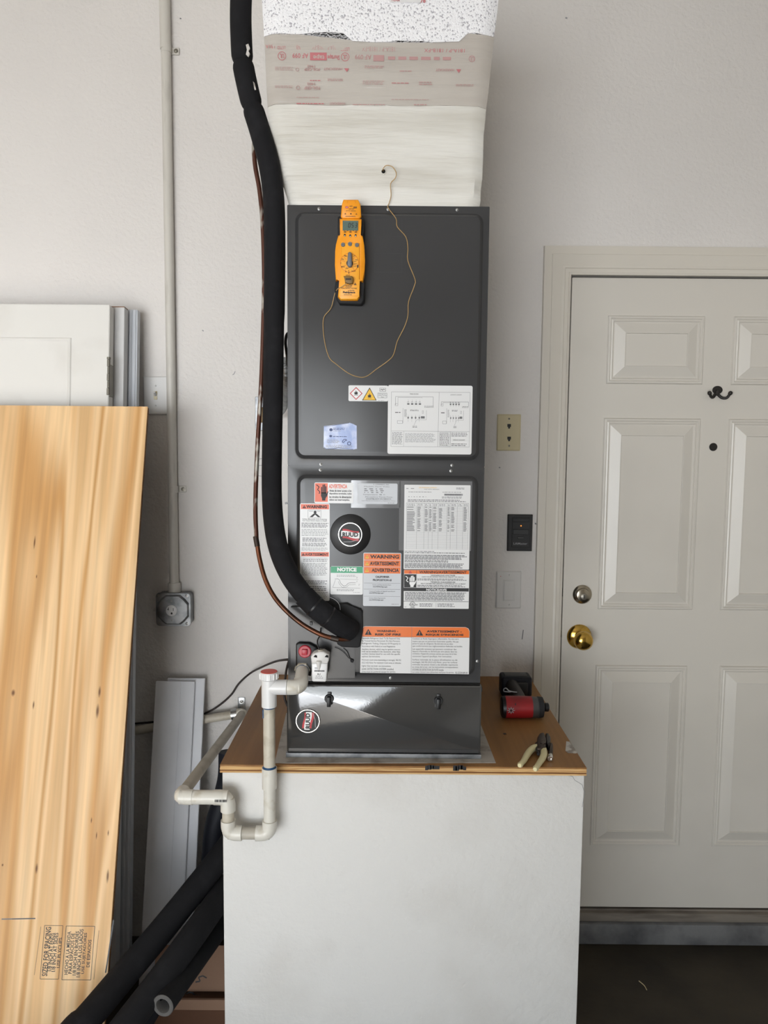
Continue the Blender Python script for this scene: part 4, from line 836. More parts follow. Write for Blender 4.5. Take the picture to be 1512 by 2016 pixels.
# flakes of white paint on the sleeve
for pts in ([(484, 88), (489, 86), (492, 95), (489, 100), (492, 106), (489, 112), (484, 107), (486, 98)], [(498, 160), (501, 163), (504, 176), (501, 178)]):
    q = [at(x, y, 1.7340) for x, y in pts]; bm = prism(NB(), q, (0, 0.003, 0)); obj('paint_fleck', bm, 'scrap_white', hs)
cu = thing('liquid_line', 'thin bare copper refrigerant tube running beside the black foam pipe', 'pipe', at(680, 1258, 1.70))
cq = [(512, 235, 1.79), (503, 268, 1.785), (500, 295, 1.778), (503, 330, 1.775), (511, 375, 1.772), (517, 440, 1.77), (520, 540, 1.768), (518, 650, 1.765), (514, 760, 1.762), (508, 860, 1.76), (504, 950, 1.755), (503, 1010, 1.748), (505, 1062, 1.738)]
q2 = [(505, 1062, 1.738), (511, 1100, 1.728), (522, 1140, 1.715), (540, 1175, 1.700), (566, 1205, 1.690), (598, 1231, 1.684), (636, 1251, 1.682), (668, 1258, 1.690), (688, 1258, 1.715)]
obj('aged_tube', sweep(NB(), spline([at(*q) for q in cq], 8), 0.0052, 12), 'copper_painted', cu, 60)
obj('bright_tube', sweep(NB(), spline([at(*q) for q in q2], 8), 0.0053, 12), 'copper', cu, 60)
j = at(505, 1066, 1.737); d = (at(511, 1100, 1.728) - j).normalized(); obj('coupling', lathe(NB(), j, d, [(-0.012, 0.0054), (-0.012, 0.0062), (0.012, 0.0062), (0.012, 0.0054)], 14), 'steel_dark', cu, 40)
j = at(*K6(345, 300), 1.682); d = (at(*K6(420, 318), 1.682) - at(*K6(330, 295), 1.682)).normalized(); obj('coupling', lathe(NB(), j, d, [(-0.009, 0.0054), (-0.009, 0.0064), (0.009, 0.0064), (0.009, 0.0054)], 14), 'steel_dark', cu, 40)

# ================================================================== CONDENSATE DRAIN
VY = 1.648
dr = thing('condensate_drain', 'white plastic drain pipe with trap bend and red-topped cleanout tee', 'drain pipe', at(*K7(915, 1745), VY))
RP, RF = 0.0134, 0.0168
def K7w(u, v, Y=VY): return at(*K7(u, v), Y)
def pipe(a_, b_, m='pvc_white', r=RP): return obj('pipe', sweep(NB(), [a_, b_], r, 20), m, dr, 40)
def elbow(p0, c, p1, m='pvc_white', L=0.031):
    p0, c, p1 = Vector(p0), Vector(c), Vector(p1); a_ = (p0 - c).normalized(); b_ = (p1 - c).normalized()
    pts = fillet(c + a_ * L, c, c + b_ * L, 0.020, 8); o_ = obj('elbow', sweep(NB(), pts, RF, 22), m, dr, 40); return o_
tee = K7w(915, 425); stubc = K7w(1195, 425); port = at(*K6(100, 520), AY - 0.012)
vb = Vector((tee.x, VY, K7w(915, 1745).z)); hb_ = Vector((K7w(548, 1745).x, VY, vb.z)); ha = Vector((hb_.x, VY, K7w(548, 1420).z)); le = Vector((K7w(110, 1420).x, VY, ha.z))
stub = Vector((stubc.x, VY, tee.z)); tee = Vector((tee.x, VY, tee.z))
wallp = at(478, 1404, WALL - 0.032)
# port adapter and stub coming out of the furnace
bm = lathe(NB(), port, (stub - port), [(-0.004, 0.0185), (0.012, 0.0185), (0.014, 0.0165), (0.014, 0)], 6); obj('hex_adapter', bm, 'pvc_aged', dr, 20)
pipe(port, stub + (port - stub).normalized() * 0.02, 'pvc_white', 0.0150)
sd = (port - stub).normalized(); bm = lathe(NB(), port - sd * 0.013, sd, [(-0.002, 0.0151), (-0.002, 0.0156), (0.003, 0.0156), (0.003, 0.0151)], 20); obj('primer_ring', bm, 'primer_blue', dr, 40)
elbow(port, stub, tee, L=0.028)
pipe(stub, tee)
bm = sweep(NB(), [tee + Vector((0, 0, 0.020)), tee - Vector((0, 0, 0.044))], RF, 22); sweep(bm, [tee, tee + Vector((0.040, 0, 0))], RF, 22); obj('cleanout_tee', bm, 'pvc_pure', dr, 40)
ct = Vector((tee.x, VY, tee.z + 0.020))
bm = lathe(NB(), ct, (0, 0, 1), [(-0.002, RF + 0.001), (0, 0.0205), (0.014, 0.0205), (0.0155, 0.0195), (0.0155, 0)], 28)
cap = obj('cleanout_cap', bm, 'pvc_pure', dr, 40)
for k in range(14):
    a_ = 2 * math.pi * k / 14; x, y = ct.x + 0.0205 * math.cos(a_), ct.y + 0.0205 * math.sin(a_); bm = NB(); box(bm, x - 0.0012, x + 0.0012, y - 0.0012, y + 0.0012, ct.z + 0.0005, ct.z + 0.0135, 0.0004, 1); obj('grip_rib', bm, 'pvc_pure', cap)
bm = lathe(NB(), ct + Vector((0, 0, 0.0156)), (0, 0, 1), [(0, 0.0185), (0.001, 0.018), (0.001, 0)], 28); obj('cap_top', bm, 'cap_red', cap)['label'] = 'red disc on cap'
cz0, cz1 = K7w(915, 1150).z, K7w(915, 1335).z
pipe(tee - Vector((0, 0, 0.044)), Vector((tee.x, VY, cz0)), 'pvc_aged')
bm = sweep(NB(), [Vector((tee.x, VY, cz0)), Vector((tee.x, VY, cz1))], RF, 22); obj('coupling', bm, 'pvc_white', dr, 40)
bm = lathe(NB(), Vector((tee.x, VY, cz0)), (0, 0, 1), [(0, RP + 0.0002), (0, RF - 0.001), (0.002, RP + 0.0006), (0.004, RP + 0.0003)], 22); obj('primer_ring', bm, 'primer_blue', dr, 40)
bm = lathe(NB(), tee - Vector((0, 0, 0.0475)), (0, 0, 1), [(0, RP + 0.0002), (0.0004, RP + 0.0004), (0.0034, RP + 0.0004), (0.0034, RP)], 22); obj('primer_ring', bm, 'primer_blue', dr, 40)
q = K7w(866, 640, VY); bm = NB(); box(bm, q.x - 0.0012, q.x + 0.0012, VY - 0.0095, VY - 0.006, q.z - 0.014, q.z + 0.006, 0.0004, 1); obj('primer_drip', bm, 'primer_blue', dr)
pipe(Vector((tee.x, VY, cz1)), vb + Vector((0, 0, 0.02)))
elbow(tee, vb, hb_); pipe(vb, hb_, 'pvc_grey'); elbow(vb, hb_, ha); pipe(hb_, ha, 'pvc_aged'); elbow(hb_, ha, le); pipe(ha, le, 'pvc_white', 0.0158); elbow(ha, le, wallp, 'pvc_white', 0.030)
p = Print(K7, (420, 1435, 545, 1470), Y=VY - RF - 0.0002)
for k in range(22): p.rect('print_black', 424 + k * 5, 1440, 424 + k * 5 + random.choice((2, 3, 4)), 1464, 1)
p.build('barcode', dr)
pipe(le, wallp, 'pvc_grey')
wl0 = at(270, 1438, WALL - 0.032); w_end = wallp + (wl0 - wallp).normalized() * 1.1
elbow(le, wallp, w_end, 'pvc_aged', 0.022); pipe(wallp, w_end, 'pvc_aged')
# strap on the wall pipe
cl = at(476, 1394, WALL); t = thing('pipe_strap', 'galvanised strap fixing the drain pipe to the wall', 'strap', cl)
wd = (w_end - wallp).normalized(); sc_ = wallp + wd * 0.006
bm = lathe(NB(), sc_ + wd * 0.02, wd, [(-0.009, 0.0172), (-0.009, 0.0186), (0.009, 0.0186), (0.009, 0.0172)], 24); obj('strap_band', bm, 'galv_bright', t, 40)
bm = NB(); box(bm, cl.x - 0.012, cl.x + 0.012, WALL - 0.004, WALL - 0.0005, cl.z - 0.006, cl.z + 0.036, 0.0015); obj('strap_tab', bm, 'galv_bright', t, 40); screw(Vector((cl.x, WALL - 0.004, cl.z + 0.024)), 0.004, t)

# float switch
fc = K7w(1375, 250, 1.69); t = thing('float_switch', 'small white box float switch with printed label on the drain port', 'switch', K7w(1370, 375, 1.69))
p0, p1 = K6(165, 482), K6(288, 630)
bm = pxprism([(168, 488), (290, 488), (282, 625), (270, 632), (180, 630), (170, 622)], K6, 1.674, 1.706, 0.003); fb = obj('switch_body', bm, 'pvc_pure', t, 50)
bm = pxprism([(162, 440), (180, 415), (225, 400), (260, 400), (302, 425), (300, 470), (290, 492), (168, 492)], K6, 1.677, 1.704, 0.003); obj('switch_cap', bm, 'plate_white', t, 50)
bm = lathe(NB(), at(*K6(236, 420), 1.688), (0, 0, 1), [(-0.004, 0.0085), (0.002, 0.0085), (0.006, 0.0065), (0.011, 0.006), (0.011, 0)], 18); obj('cable_gland', bm, 'pvc_aged', t, 40)
bm = lathe(NB(), at(*K6(224, 470), 1.676), (0, 0, -1), [(0, 0.006), (0.012, 0.005), (0.020, 0.003), (0.020, 0)], 14); obj('float_stem', bm, 'plate_white', t, 40)
for u in (196, 282):
    bm = pxprism([(u - 14, 440), (u, 424), (u + 14, 430), (u + 14, 446)], K6, 1.6762, 1.680); obj('vent_slot', bm, 'dark_gap', t)
p = Print(K6, (185, 515, 275, 615), Y=1.6738); p.dashes(GR, 192, 516, 230, 534, 2, h=.45); p.rect(BK, 190, 540, 266, 552, 1); p.text('print_white', 'FLOAT SWITCH', 194, 543, 262, 550, 0, 2); p.text(BK, 'RU', 213, 564, 236, 578, 0.02, 2); p.dashes(GR, 200, 582, 250, 590, 1); p.dashes('print_light', 196, 594, 256, 608, 2); p.build('switch_print', fb)
bm = sweep(NB(), spline([at(*K6(u, v), y) for u, v, y in ((236, 395, 1.688), (222, 370, 1.69), (214, 345, 1.69), (215, 310, 1.695), (235, 270, 1.70), (240, 215, 1.705))], 6), 0.0016, 8); obj('switch_cable', bm, 'black_plastic', t, 60)

# ================================================================== WALL CONDUIT AND ELECTRICAL BOXES
CY = WALL - 0.0150
t = thing('conduit_pipe', 'long white painted metal conduit running up the wall to an outlet box', 'conduit', at(343, 1150, CY))
ctop, cbot = at(322, -60, CY), at(343, 1152, CY)
obj('tube', sweep(NB(), [ctop, at(326, 60, CY), at(334, 560, CY), cbot], 0.0143, 18), 'conduit_paint', t, 40)
j = at(325, 42, CY); obj('sleeve', sweep(NB(), [at(324, 0, CY), at(326, 97, CY)], 0.0160, 18), 'conduit_paint', t, 40)
for px, py in ((327, 97), (342, 963)):
    c = at(px, py, CY); bm = lathe(NB(), c, (0, 0, 1), [(-0.010, 0.0142), (-0.010, 0.0154), (0.010, 0.0154), (0.010, 0.0142)], 22)
    st = obj('conduit_strap', bm, 'conduit_paint', t, 40)
    bm = NB(); box(bm, c.x + 0.008, c.x + 0.036, WALL - 0.006, WALL - 0.0003, c.z - 0.010, c.z + 0.010, 0.001, 1); obj('strap_ear', bm, 'conduit_paint', st); screw(Vector((c.x + 0.027, WALL - 0.006, c.z)), 0.0045, st, 'screw', 'hinge_metal')
obj('connector', sweep(NB(), [at(343, 1147, CY), at(344, 1167, CY)], 0.0195, 18), 'conduit_paint', t, 40)

def px_rect(u0, v0, u1, v1, crop, Y):
    a_, b_ = at(*crop(u0, v0), Y), at(*crop(u1, v1), Y); return min(a_.x, b_.x), max(a_.x, b_.x), min(a_.z, b_.z), max(a_.z, b_.z)
BY = WALL - 0.045
x0, x1, z0, z1 = px_rect(165, 1682, 418, 1920, L3, BY)
ob = thing('outlet_box', 'square galvanised metal outlet box with one round white receptacle', 'outlet', ((x0 + x1) / 2, WALL, z0))
bm = rings(NB(), [[(x, WALL - 0.0005, z) for x, z in rrect(x0 + 0.002, x1 - 0.002, z0 + 0.002, z1 - 0.002, 0.012)], [(x, BY + 0.004, z) for x, z in rrect(x0 + 0.002, x1 - 0.002, z0 + 0.002, z1 - 0.002, 0.012)]], True, True); obj('box_body', bm, 'galv', ob, 40)
rr_ = lambda i, r: rrect(x0 + i, x1 - i, z0 + i, z1 - i, r)
def octa(i, c):
    X0, X1, Z0, Z1 = x0 + i, x1 - i, z0 + i, z1 - i
    return [(X0 + c, Z0), (X1 - c, Z0), (X1 - c * .45, Z0 + c * .45), (X1, Z0 + c), (X1, Z1 - c), (X1 - c * .45, Z1 - c * .45), (X1 - c, Z1), (X0 + c, Z1), (X0 + c * .45, Z1 - c * .45), (X0, Z1 - c), (X0, Z0 + c), (X0 + c * .45, Z0 + c * .45)]
bm = rings(NB(), [[(x, BY + 0.004, z) for x, z in rr_(0, 0.012)], [(x, BY, z) for x, z in rr_(0.001, 0.011)]], True, True); obj('cover_rim', bm, 'galv', ob, 40)
bm = rings(NB(), [[(x, BY, z) for x, z in octa(0.006, 0.026)], [(x, BY - 0.007, z) for x, z in octa(0.010, 0.026)]], True); cv = obj('raised_cover', bm, 'galv', ob, 30)
rc_ = at(*L3(280, 1808), BY - 0.007); bm = lathe(NB(), rc_, (0, -1, 0), [(-0.002, 0.0175), (0.0015, 0.0175), (0.002, 0.0165), (0.002, 0)], 28); rcp = obj('receptacle', bm, 'pvc_pure', ob, 40)
p = Print(L3, (240, 1768, 320, 1848), Y=rc_.y - 0.0021); p.rect(BK, 256, 1786, 260, 1806, 1); p.rect(BK, 248, 1798, 260, 1802, 1); p.rect(BK, 290, 1790, 294, 1810, 1); p.disc(BK, 280, 1828, 7, 8, 1, 14); p.build('slots', rcp)
for u, v in ((185, 1702), (386, 1702), (188, 1900), (390, 1898)): screw(at(*L3(u, v), BY), 0.0038, ob)
for u, v in ((279, 1738), (284, 1876)): screw(at(*L3(u, v), BY - 0.007), 0.002, ob)

def wall_plate(name, label, cat, crop, b, m, proud=0.006):
    x0, x1, z0, z1 = px_rect(*b, crop, WALL - proud)
    t_ = thing(name, label, cat, ((x0 + x1) / 2, WALL, z0))
    i = 0.003
    bm = rings(NB(), [[(x, WALL - 0.0005, z) for x, z in rrect(x0, x1, z0, z1, 0.002, 3)], [(x, WALL - proud * 0.55, z) for x, z in rrect(x0, x1, z0, z1, 0.002, 3)], [(x, WALL - proud, z) for x, z in rrect(x0 + i, x1 - i, z0 + i, z1 - i, 0.003, 3)]], True, True)
    obj('cover_plate', bm, m, t_, 30); return t_, (x0, x1, z0, z1)
# toggle switch by the conduit
t, (x0, x1, z0, z1) = wall_plate('toggle_switch', 'white toggle light switch half hidden behind the conduit', 'light switch', L3, (76, 146, 258, 420), 'plate_white')
c = at(*L3(166, 282), WALL - 0.006)
bm = NB(); box(bm, c.x - 0.0055, c.x + 0.0055, WALL - 0.0072, WALL - 0.005, c.z - 0.013, c.z + 0.013, 0.0008, 1); obj('toggle_slot', bm, 'plate_ivory', t)
bm = sweep(NB(), [c + Vector((0, 0.002, 0)), c + Vector((0, -0.012, 0.009))], [0.0048, 0.0036], 10); obj('toggle_lever', bm, 'plate_white', t, 50)
for v in (214, 354): screw(at(*L3(166, v), WALL - 0.006), 0.0025, t, 'screw', 'plate_white')
# ivory phone plate
t, r_ = wall_plate('phone_jack_plate', 'ivory wall plate with two phone jacks', 'wall plate', L4, (72, 132, 240, 402), 'plate_ivory')
for v in (219, 312):
    c = at(*L4(158, v), WALL - 0.006); bm = NB(); box(bm, c.x - 0.0055, c.x + 0.0055, WALL - 0.0066, WALL - 0.004, c.z - 0.003, c.z + 0.006); box(bm, c.x - 0.003, c.x + 0.003, WALL - 0.0066, WALL - 0.004, c.z - 0.008, c.z - 0.003); obj('jack_opening', bm, 'print_black', t)
for v in (166, 365): screw(at(*L4(158, v), WALL - 0.006), 0.0022, t, 'screw', 'hinge_metal')
# black opener button
t, (x0, x1, z0, z1) = wall_plate('door_opener_button', 'black garage door opener wall button with amber light', 'wall button', L4, (150, 870, 328, 1142), 'black_plastic', 0.012)
def on_wall(name, b, m, d0, d1, par, bev=0.0008):
    a0, a1, b0, b1 = px_rect(*b, L4, WALL - d1); bm = NB(); box(bm, a0, a1, WALL - d1, WALL - d0, b0, b1, bev, 1); return obj(name, bm, m, par, 40)
on_wall('face_panel', (182, 892, 308, 1110), 'print_black', 0.011, 0.0135, t)
on_wall('top_strip', (188, 896, 308, 926), 'black_plastic', 0.013, 0.0145, t)
pb = on_wall('push_bar', (188, 980, 300, 1018), 'cabinet_dark', 0.013, 0.018, t)
on_wall('lock_button', (220, 1032, 268, 1050), 'cabinet_dark', 0.013, 0.015, t)
c = at(*L4(246, 953), WALL - 0.0135); bm = lathe(NB(), c, (0, -1, 0), [(0, 0.0022), (0.001, 0.002), (0.0016, 0)], 12); obj('indicator_light', bm, 'amber_glow', t, 40)
p = Print(L4, (186, 1074, 296, 1094), Y=WALL - 0.0137); p.text('print_light', 'LiftMaster', 190, 1076, 292, 1092, 0.01, 1); p.build('lettering', t)
# rocker switch
t, (x0, x1, z0, z1) = wall_plate('rocker_switch', 'white rocker light switch below the black opener button', 'light switch', L4, (66, 1288, 244, 1562), 'plate_white')
on_wall('switch_frame', (116, 1350, 198, 1506), 'plate_white', 0.0055, 0.0072, t)
on_wall('rocker', (124, 1358, 192, 1500), 'plate_white', 0.006, 0.0092, t)
for v in (1316, 1534): screw(at(*L4(160, v), WALL - 0.006), 0.0022, t, 'screw', 'plate_white')
c = at(*L4(96, 1324), WALL - 0.0061); bm = lathe(NB(), c, (0, -1, 0), [(0, 0.0013), (0.0004, 0.0013), (0.0004, 0)], 10); obj('red_dot', bm, 'print_red', t)
# handy box with switch behind the black pipe
x0, x1, z0, z1 = px_rect(872, 292, 1002, 532, L3, WALL - 0.035)
t = thing('disconnect_switch', 'grey metal switch box on the wall behind the black foam pipe', 'switch box', ((x0 + x1) / 2, WALL, z0))
bm = NB(); box(bm, x0 + 0.002, x1 - 0.002, WALL - 0.033, WALL - 0.0005, z0 + 0.002, z1 - 0.002, 0.003); obj('box_body', bm, 'galv', t, 40)
bm = NB(); box(bm, x0, x1, WALL - 0.036, WALL - 0.033, z0, z1, 0.001, 1); obj('cover_plate', bm, 'galv', t, 40)
c = at(*L3(930, 415), WALL - 0.036); bm = NB(); box(bm, c.x - 0.008, c.x + 0.012, WALL - 0.046, WALL - 0.035, c.z - 0.026, c.z + 0.020, 0.003); obj('toggle_lever', bm, 'plug_brown', t, 40)
for v in (318, 508): screw(at(*L3(938, v), WALL - 0.036), 0.003, t)
# flexible conduit and black lead beside the furnace
t = thing('flexible_conduit', 'ribbed metal flexible conduit entering the furnace side', 'conduit', at(560, 770, 1.86))
fp = spline([Vector((AX0 + 0.006, 1.90, at(566, 705, 1.87).z)), at(565, 712, 1.885), at(565, 740, 1.88), at(564, 770, 1.95), at(560, 800, 2.1), at(548, 818, WALL - 0.05)], 14)
rr_ = [0.0085 + 0.0011 * (i % 2) for i in range(len(fp))]
obj('ribbed_tube', sweep(NB(), fp, rr_, 14), 'galv', t, 20)
obj('connector', sweep(NB(), [at(565, 704, 1.885), at(565, 722, 1.885)], 0.0125, 8), 'galv', t, 30)
bm = sweep(NB(), spline([Vector((AX0 + 0.003, 1.80, at(572, 655, 1.80).z)), at(565, 658, 1.80), at(562, 675, 1.80), at(565, 700, 1.82), at(567, 720, 1.86), Vector((AX0 + 0.003, 1.88, at(572, 730, 1.88).z))], 6), 0.0035, 8)
tag(obj('black_lead', bm, 'black_plastic', None, 60), 'short black cable looped at the upper left side of the furnace', 'cable')
# dark cable from the furnace along the drain pipe
cb = [Vector((AX0 + 0.002, 1.90, at(572, 1298, 1.90).z)), at(560, 1299, 2.0), at(540, 1303, 2.15), at(514, 1314, 2.28), at(492, 1326, WALL - 0.006), at(470, 1346, WALL - 0.006), at(455, 1368, WALL - 0.006), at(430, 1390, WALL - 0.006), at(405, 1404, WALL - 0.006), at(372, 1415, WALL - 0.006), at(330, 1419, WALL - 0.006), at(270, 1424, WALL - 0.006), at(200, 1432, WALL - 0.006)]
bm = sweep(NB(), spline(cb, 6), 0.0032, 8); tag(obj('thermostat_cable', bm, 'cable_brown', None, 60), 'dark brown cable drooping along the wall from the furnace', 'cable')
bm = sweep(NB(), spline([Vector((AX0 - 0.004, 1.84, at(572, 1290, 1.84).z)), at(566, 1310, 1.82), at(561, 1340, 1.80), at(560, 1372, 1.79), at(566, 1390, 1.79)], 6), 0.003, 8); tag(obj('side_cable', bm, 'cable_brown', None, 60), 'short dark cable hanging down the lower left side of the furnace', 'cable')
# ================================================================== THINGS LEANING ON THE WALL, LEFT
class Lean:
    """a vertical slab standing on the floor at Y=y0, whose face reaches Y=y1 at height z1; local (x, s along slope, n out towards room)"""
    def __init__(s, y0, y1, z1):
        s.y0 = y0; s.d = Vector((0, y1 - y0, z1)).normalized(); s.n = Vector((0, -s.d.z, s.d.y))
    def __call__(s, x, t, n=0.0): return Vector((x, s.y0, 0)) + s.d * t + s.n * n
    def hit(s, px, py):
        d = ray(px, py); o = Vector((0, s.y0, 0)); k = (o - CC).dot(s.n) / d.dot(s.n); q = CC + d * k; return q.x, (q - o).dot(s.d)
    def slab(s, bm, x0, x1, t0, t1, n0, n1, bev=0.0):
        vs = [s(x, t, n) for x in (x0, x1) for t in (t0, t1) for n in (n0, n1)]
        V = [bm.verts.new(v) for v in vs]
        for f in ((0, 1, 3, 2), (4, 6, 7, 5), (0, 4, 5, 1), (2, 3, 7, 6), (0, 2, 6, 4), (1, 5, 7, 3)): bm.faces.new([V[i] for i in f])
        if bev: bmesh.ops.bevel(bm, geom=list({e_ for v in V for e_ in v.link_edges}), offset=bev, segments=2, affect='EDGES')
        return bm
# closet door, front of the stack
LD = Lean(2.02, 2.225, 2.04); xr, tt = LD.hit(216, 600); xr2, _ = LD.hit(214, 745); xr = (xr + xr2) / 2
t = thing('closet_door', 'white single-panel closet door with hinge, leaning on the wall', 'door', LD((xr - 0.4), 0.0, -0.0175))
x0 = xr - 0.76
bm = NB(); LD.slab(bm, x0, xr, 0.004, tt, -0.035, 0, 0.0015); obj('door_slab', bm, 'slab_white', t, 40)
ipx, ipt = LD.hit(141, 665)
bm = NB(); outs = []
def lrect(i, n): return [LD(x0 + 0.11 + i, 0.2 + i, n), LD(ipx - i, 0.2 + i, n), LD(ipx - i, ipt - i, n), LD(x0 + 0.11 + i, ipt - i, n)]
rings(bm, [lrect(0, 0.0003), lrect(0.003, 0.0025), lrect(0.007, 0.003), lrect(0.011, 0.0008), lrect(0.013, 0.0006)]); obj('panel_moulding', bm, 'slab_white', t, 20)
_, h1 = LD.hit(215, 708); _, h0 = LD.hit(215, 778)
for k in range(5):
    a_ = h0 + (h1 - h0) * k / 5; b_ = h0 + (h1 - h0) * (k + 0.92) / 5
    bm = sweep(NB(), [LD(xr + 0.001, a_, 0.004), LD(xr + 0.001, b_, 0.004)], 0.0048 if k % 2 == 0 else 0.0038, 12); obj('hinge_knuckle', bm, 'hinge_metal', t, 40)
bm = NB(); LD.slab(bm, xr, xr + 0.0022, h0 - 0.002, h1 - 0.012, -0.030, 0.0, 0.0008); obj('hinge_leaf', bm, 'hinge_metal', t, 40)
bm = sweep(NB(), [LD(xr + 0.001, h1, 0.004), LD(xr + 0.001, h1 + 0.006, 0.004)], 0.0055, 10); obj('hinge_pin', bm, 'hinge_metal', t, 40)
# second slab
L2d = Lean(2.065, 2.270, 2.04); xb, tb = L2d.hit(245, 605)
t = thing('spare_door', 'plain white door slab leaning behind the hinged closet door', 'door', L2d(xb - 0.4, 0, -0.017))
bm = NB(); L2d.slab(bm, xb - 0.76, xb, 0.004, tb, -0.034, 0, 0.001); obj('door_slab', bm, 'slab_grey', t, 40)
bm = NB(); L2d.slab(bm, xb - 0.76, xb - 0.001, tb, tb + 0.003, -0.033, -0.001); obj('top_edge_strip', bm, 'cardboard', t)
# third: white metal track piece
L3d = Lean(2.110, 2.312, 2.04); xc, tc_ = L3d.hit(270, 609)
t = thing('metal_frame', 'narrow white ribbed metal frame leaning closest to the light switch', 'frame', L3d(xc - 0.3, 0, -0.015))
bm = NB(); L3d.slab(bm, xc - 0.70, xc, 0.004, tc_, -0.030, -0.004, 0.0008); obj('frame_body', bm, 'alum_white', t, 40)
for i, w in ((0.004, 0.006), (0.0155, 0.008), (0.028, 0.006)):
    bm = NB(); L3d.slab(bm, xc - i - w, xc - i, 0.004, tc_ - 0.001, -0.006, 0.0, 0.0012); obj('frame_rib', bm, 'alum_white', t, 40)

# plywood sheet
LPly = Lean(1.63, 2.118, 1.73)
xs = [LPly.hit(284, 812)[0], LPly.hit(265, 1100)[0], LPly.hit(247, 1500)[0], LPly.hit(226, 1800)[0]]
xp = sum(xs) / 4; tp = LPly.hit(140, 799)[1]
def kn(px, py, rx, rz):
    x, s_ = LPly.hit(px, py); q = LPly(x, s_); return (q.x, q.z, rx, rz)
wood('ply_face', (226, 184, 132), (240, 204, 156), (206, 156, 98), 0.5, band=5.0, axis_stretch=(1, 0, 0.055), distort=4.6,
     knots=[kn(26, 1364, .006, .010), kn(196, 1362, .004, .016), kn(192, 1400, .005, .02), kn(72, 1710, .004, .014), kn(212, 1725, .004, .018), kn(5, 1703, .003, .004), kn(68, 1068, .003, .02), kn(72, 1135, .002, .006), kn(180, 1615, .002, .008), kn(190, 1645, .002, .010), kn(66, 1388, .003, .012), kn(213, 1640, .002, .008)])
t = thing('plywood_sheet', 'large tan plywood sheet with black stamped text leaning in front of doors', 'plywood', LPly(xp - 0.6, 0))
bm = NB(); LPly.slab(bm, xp - 1.22, xp, 0.0, tp, -0.004, 0.0, 0.0006); fc_ = obj('face_veneer', bm, 'ply_face', t)
for i in range(3):
    bm = NB(); LPly.slab(bm, xp - 1.22, xp - 0.0006 * (i % 2 + 1), 0.0, tp - 0.0006, -0.004 - 0.0036 * (i + 1), -0.004 - 0.0036 * i); obj('ply_layer', bm, 'ply_dark' if i % 2 == 0 else 'ply_edge', t)
cx, ct_ = LPly.hit(*L7(440, 590)); c0 = LPly(cx, ct_, 0.0002); k7 = (LPly(*LPly.hit(*L7(540, 590))) - LPly(*LPly.hit(*L7(440, 590)))).length / 100
kv = (LPly(*LPly.hit(*L7(440, 690))) - LPly(*LPly.hit(*L7(440, 590)))).length / 100
p = Print(L7, (440, 590, 440, 590), c0, Vector((k7, 0, 0)), -LPly.d * kv, LPly.n)
sh = lambda u, v: u + (590 - v) * 0.07
def stxt(s_, u0, u1, v0, v1): p.text('print_black', s_, u0, v0, u1, v1, 0.012, 1, 90)
for s_, u0, u1, v0, v1 in (('SIZED FOR SPACING', 290, 326, 420, 745), ('1/8 INCH AT ENDS', 324, 350, 460, 712), ('1/8 INCH AT SIDES', 350, 376, 458, 716), ('USE PLYCLIPS', 382, 404, 490, 690), ('HECHO A LA MEDIDA', 436, 460, 448, 734), ('PARA ESPACIOS DE', 462, 486, 460, 728), ('1/8 INCH EN BORDES', 490, 514, 446, 738), ('1/8 INCH A LOS LADOS', 516, 542, 432, 750), ('USE SUJETADORES', 548, 572, 456, 728), ('DE ESPACIOS', 578, 600, 502, 684)): stxt(s_, u0, u1, v0, v1)
p.frame('print_black', 280, 410, 402, 764, 3, 1); p.frame('print_black', 424, 412, 614, 768, 3.4, 1); p.line('print_black', [(256, 418), (240, 738)], 2.2, 1); p.line('print_black', [(644, 440), (634, 764)], 2.2, 1)
p.line('cabinet_dark', [(736, 368), (714, 660), (708, 720)], 9, 1); p.line('print_grey', [(-10, 370), (215, 364)], 8, 1); p.line('print_black', [(60, 368), (215, 363)], 3, 2); p.build('stamp_print', fc_)

# two vinyl boards by the drain pipe
def board(name, label, lean, pxl, pxr, py, th, ribs):
    xl, tl = lean.hit(pxl, py); xr_, _ = lean.hit(pxr, py)
    t = thing(name, label, 'board', lean((xl + xr_) / 2, 0), 'white boards leaning by the drain pipe')
    bm = NB(); lean.slab(bm, xl, xr_, 0.0, tl, -th, -0.003, 0.0006); obj('board_back', bm, 'vinyl_board', t, 40)
    for a_, b_ in ribs:
        w = xr_ - xl; bm = NB(); lean.slab(bm, xl + w * a_, xl + w * b_, 0.0, tl, -0.0032, 0.001, 0.0012); obj('board_rib', bm, 'vinyl_board', t, 40)
LB = Lean(2.095, 2.330, 0.92); LB2 = Lean(2.112, 2.347, 0.92)
board('vinyl_board', 'white ribbed vinyl board in front of its twin, crossed by the drain pipe', LB, 307, 383, 1341, 0.011, ((0.0, 0.65), (0.68, 1.0)))
board('vinyl_board', 'taller white vinyl board behind its twin, beside the drooping cable', LB2, 330, 403, 1335, 0.011, ((0.0, 1.0),))

# ================================================================== FOAM TUBES AND CARTON, BOTTOM LEFT
def foam_tube(label, pts, r, m='foam_black', open_end=False, name='foam_tube'):
    S = spline(pts, 8); t = thing(name, label, 'foam tube', S[-1], 'black foam pipe insulation')
    if not open_end: obj('tube_wall', sweep(NB(), S, r, 24), m, t, 60)
    else:
        bm = sweep(NB(), S, r, 24, False); obj('tube_wall', bm, m, t, 60)
        d = (S[-1] - S[-2]).normalized()
        bm = lathe(NB(), S[-1], d, [(0, r), (0.0015, r * 0.93), (0.0015, r * 0.66), (-0.002, r * 0.6), (-0.12, r * 0.58), (-0.12, 0)], 28, False); obj('cut_end', bm, 'foam_core', t, 40)['label'] = 'grey cut foam end'
    return t
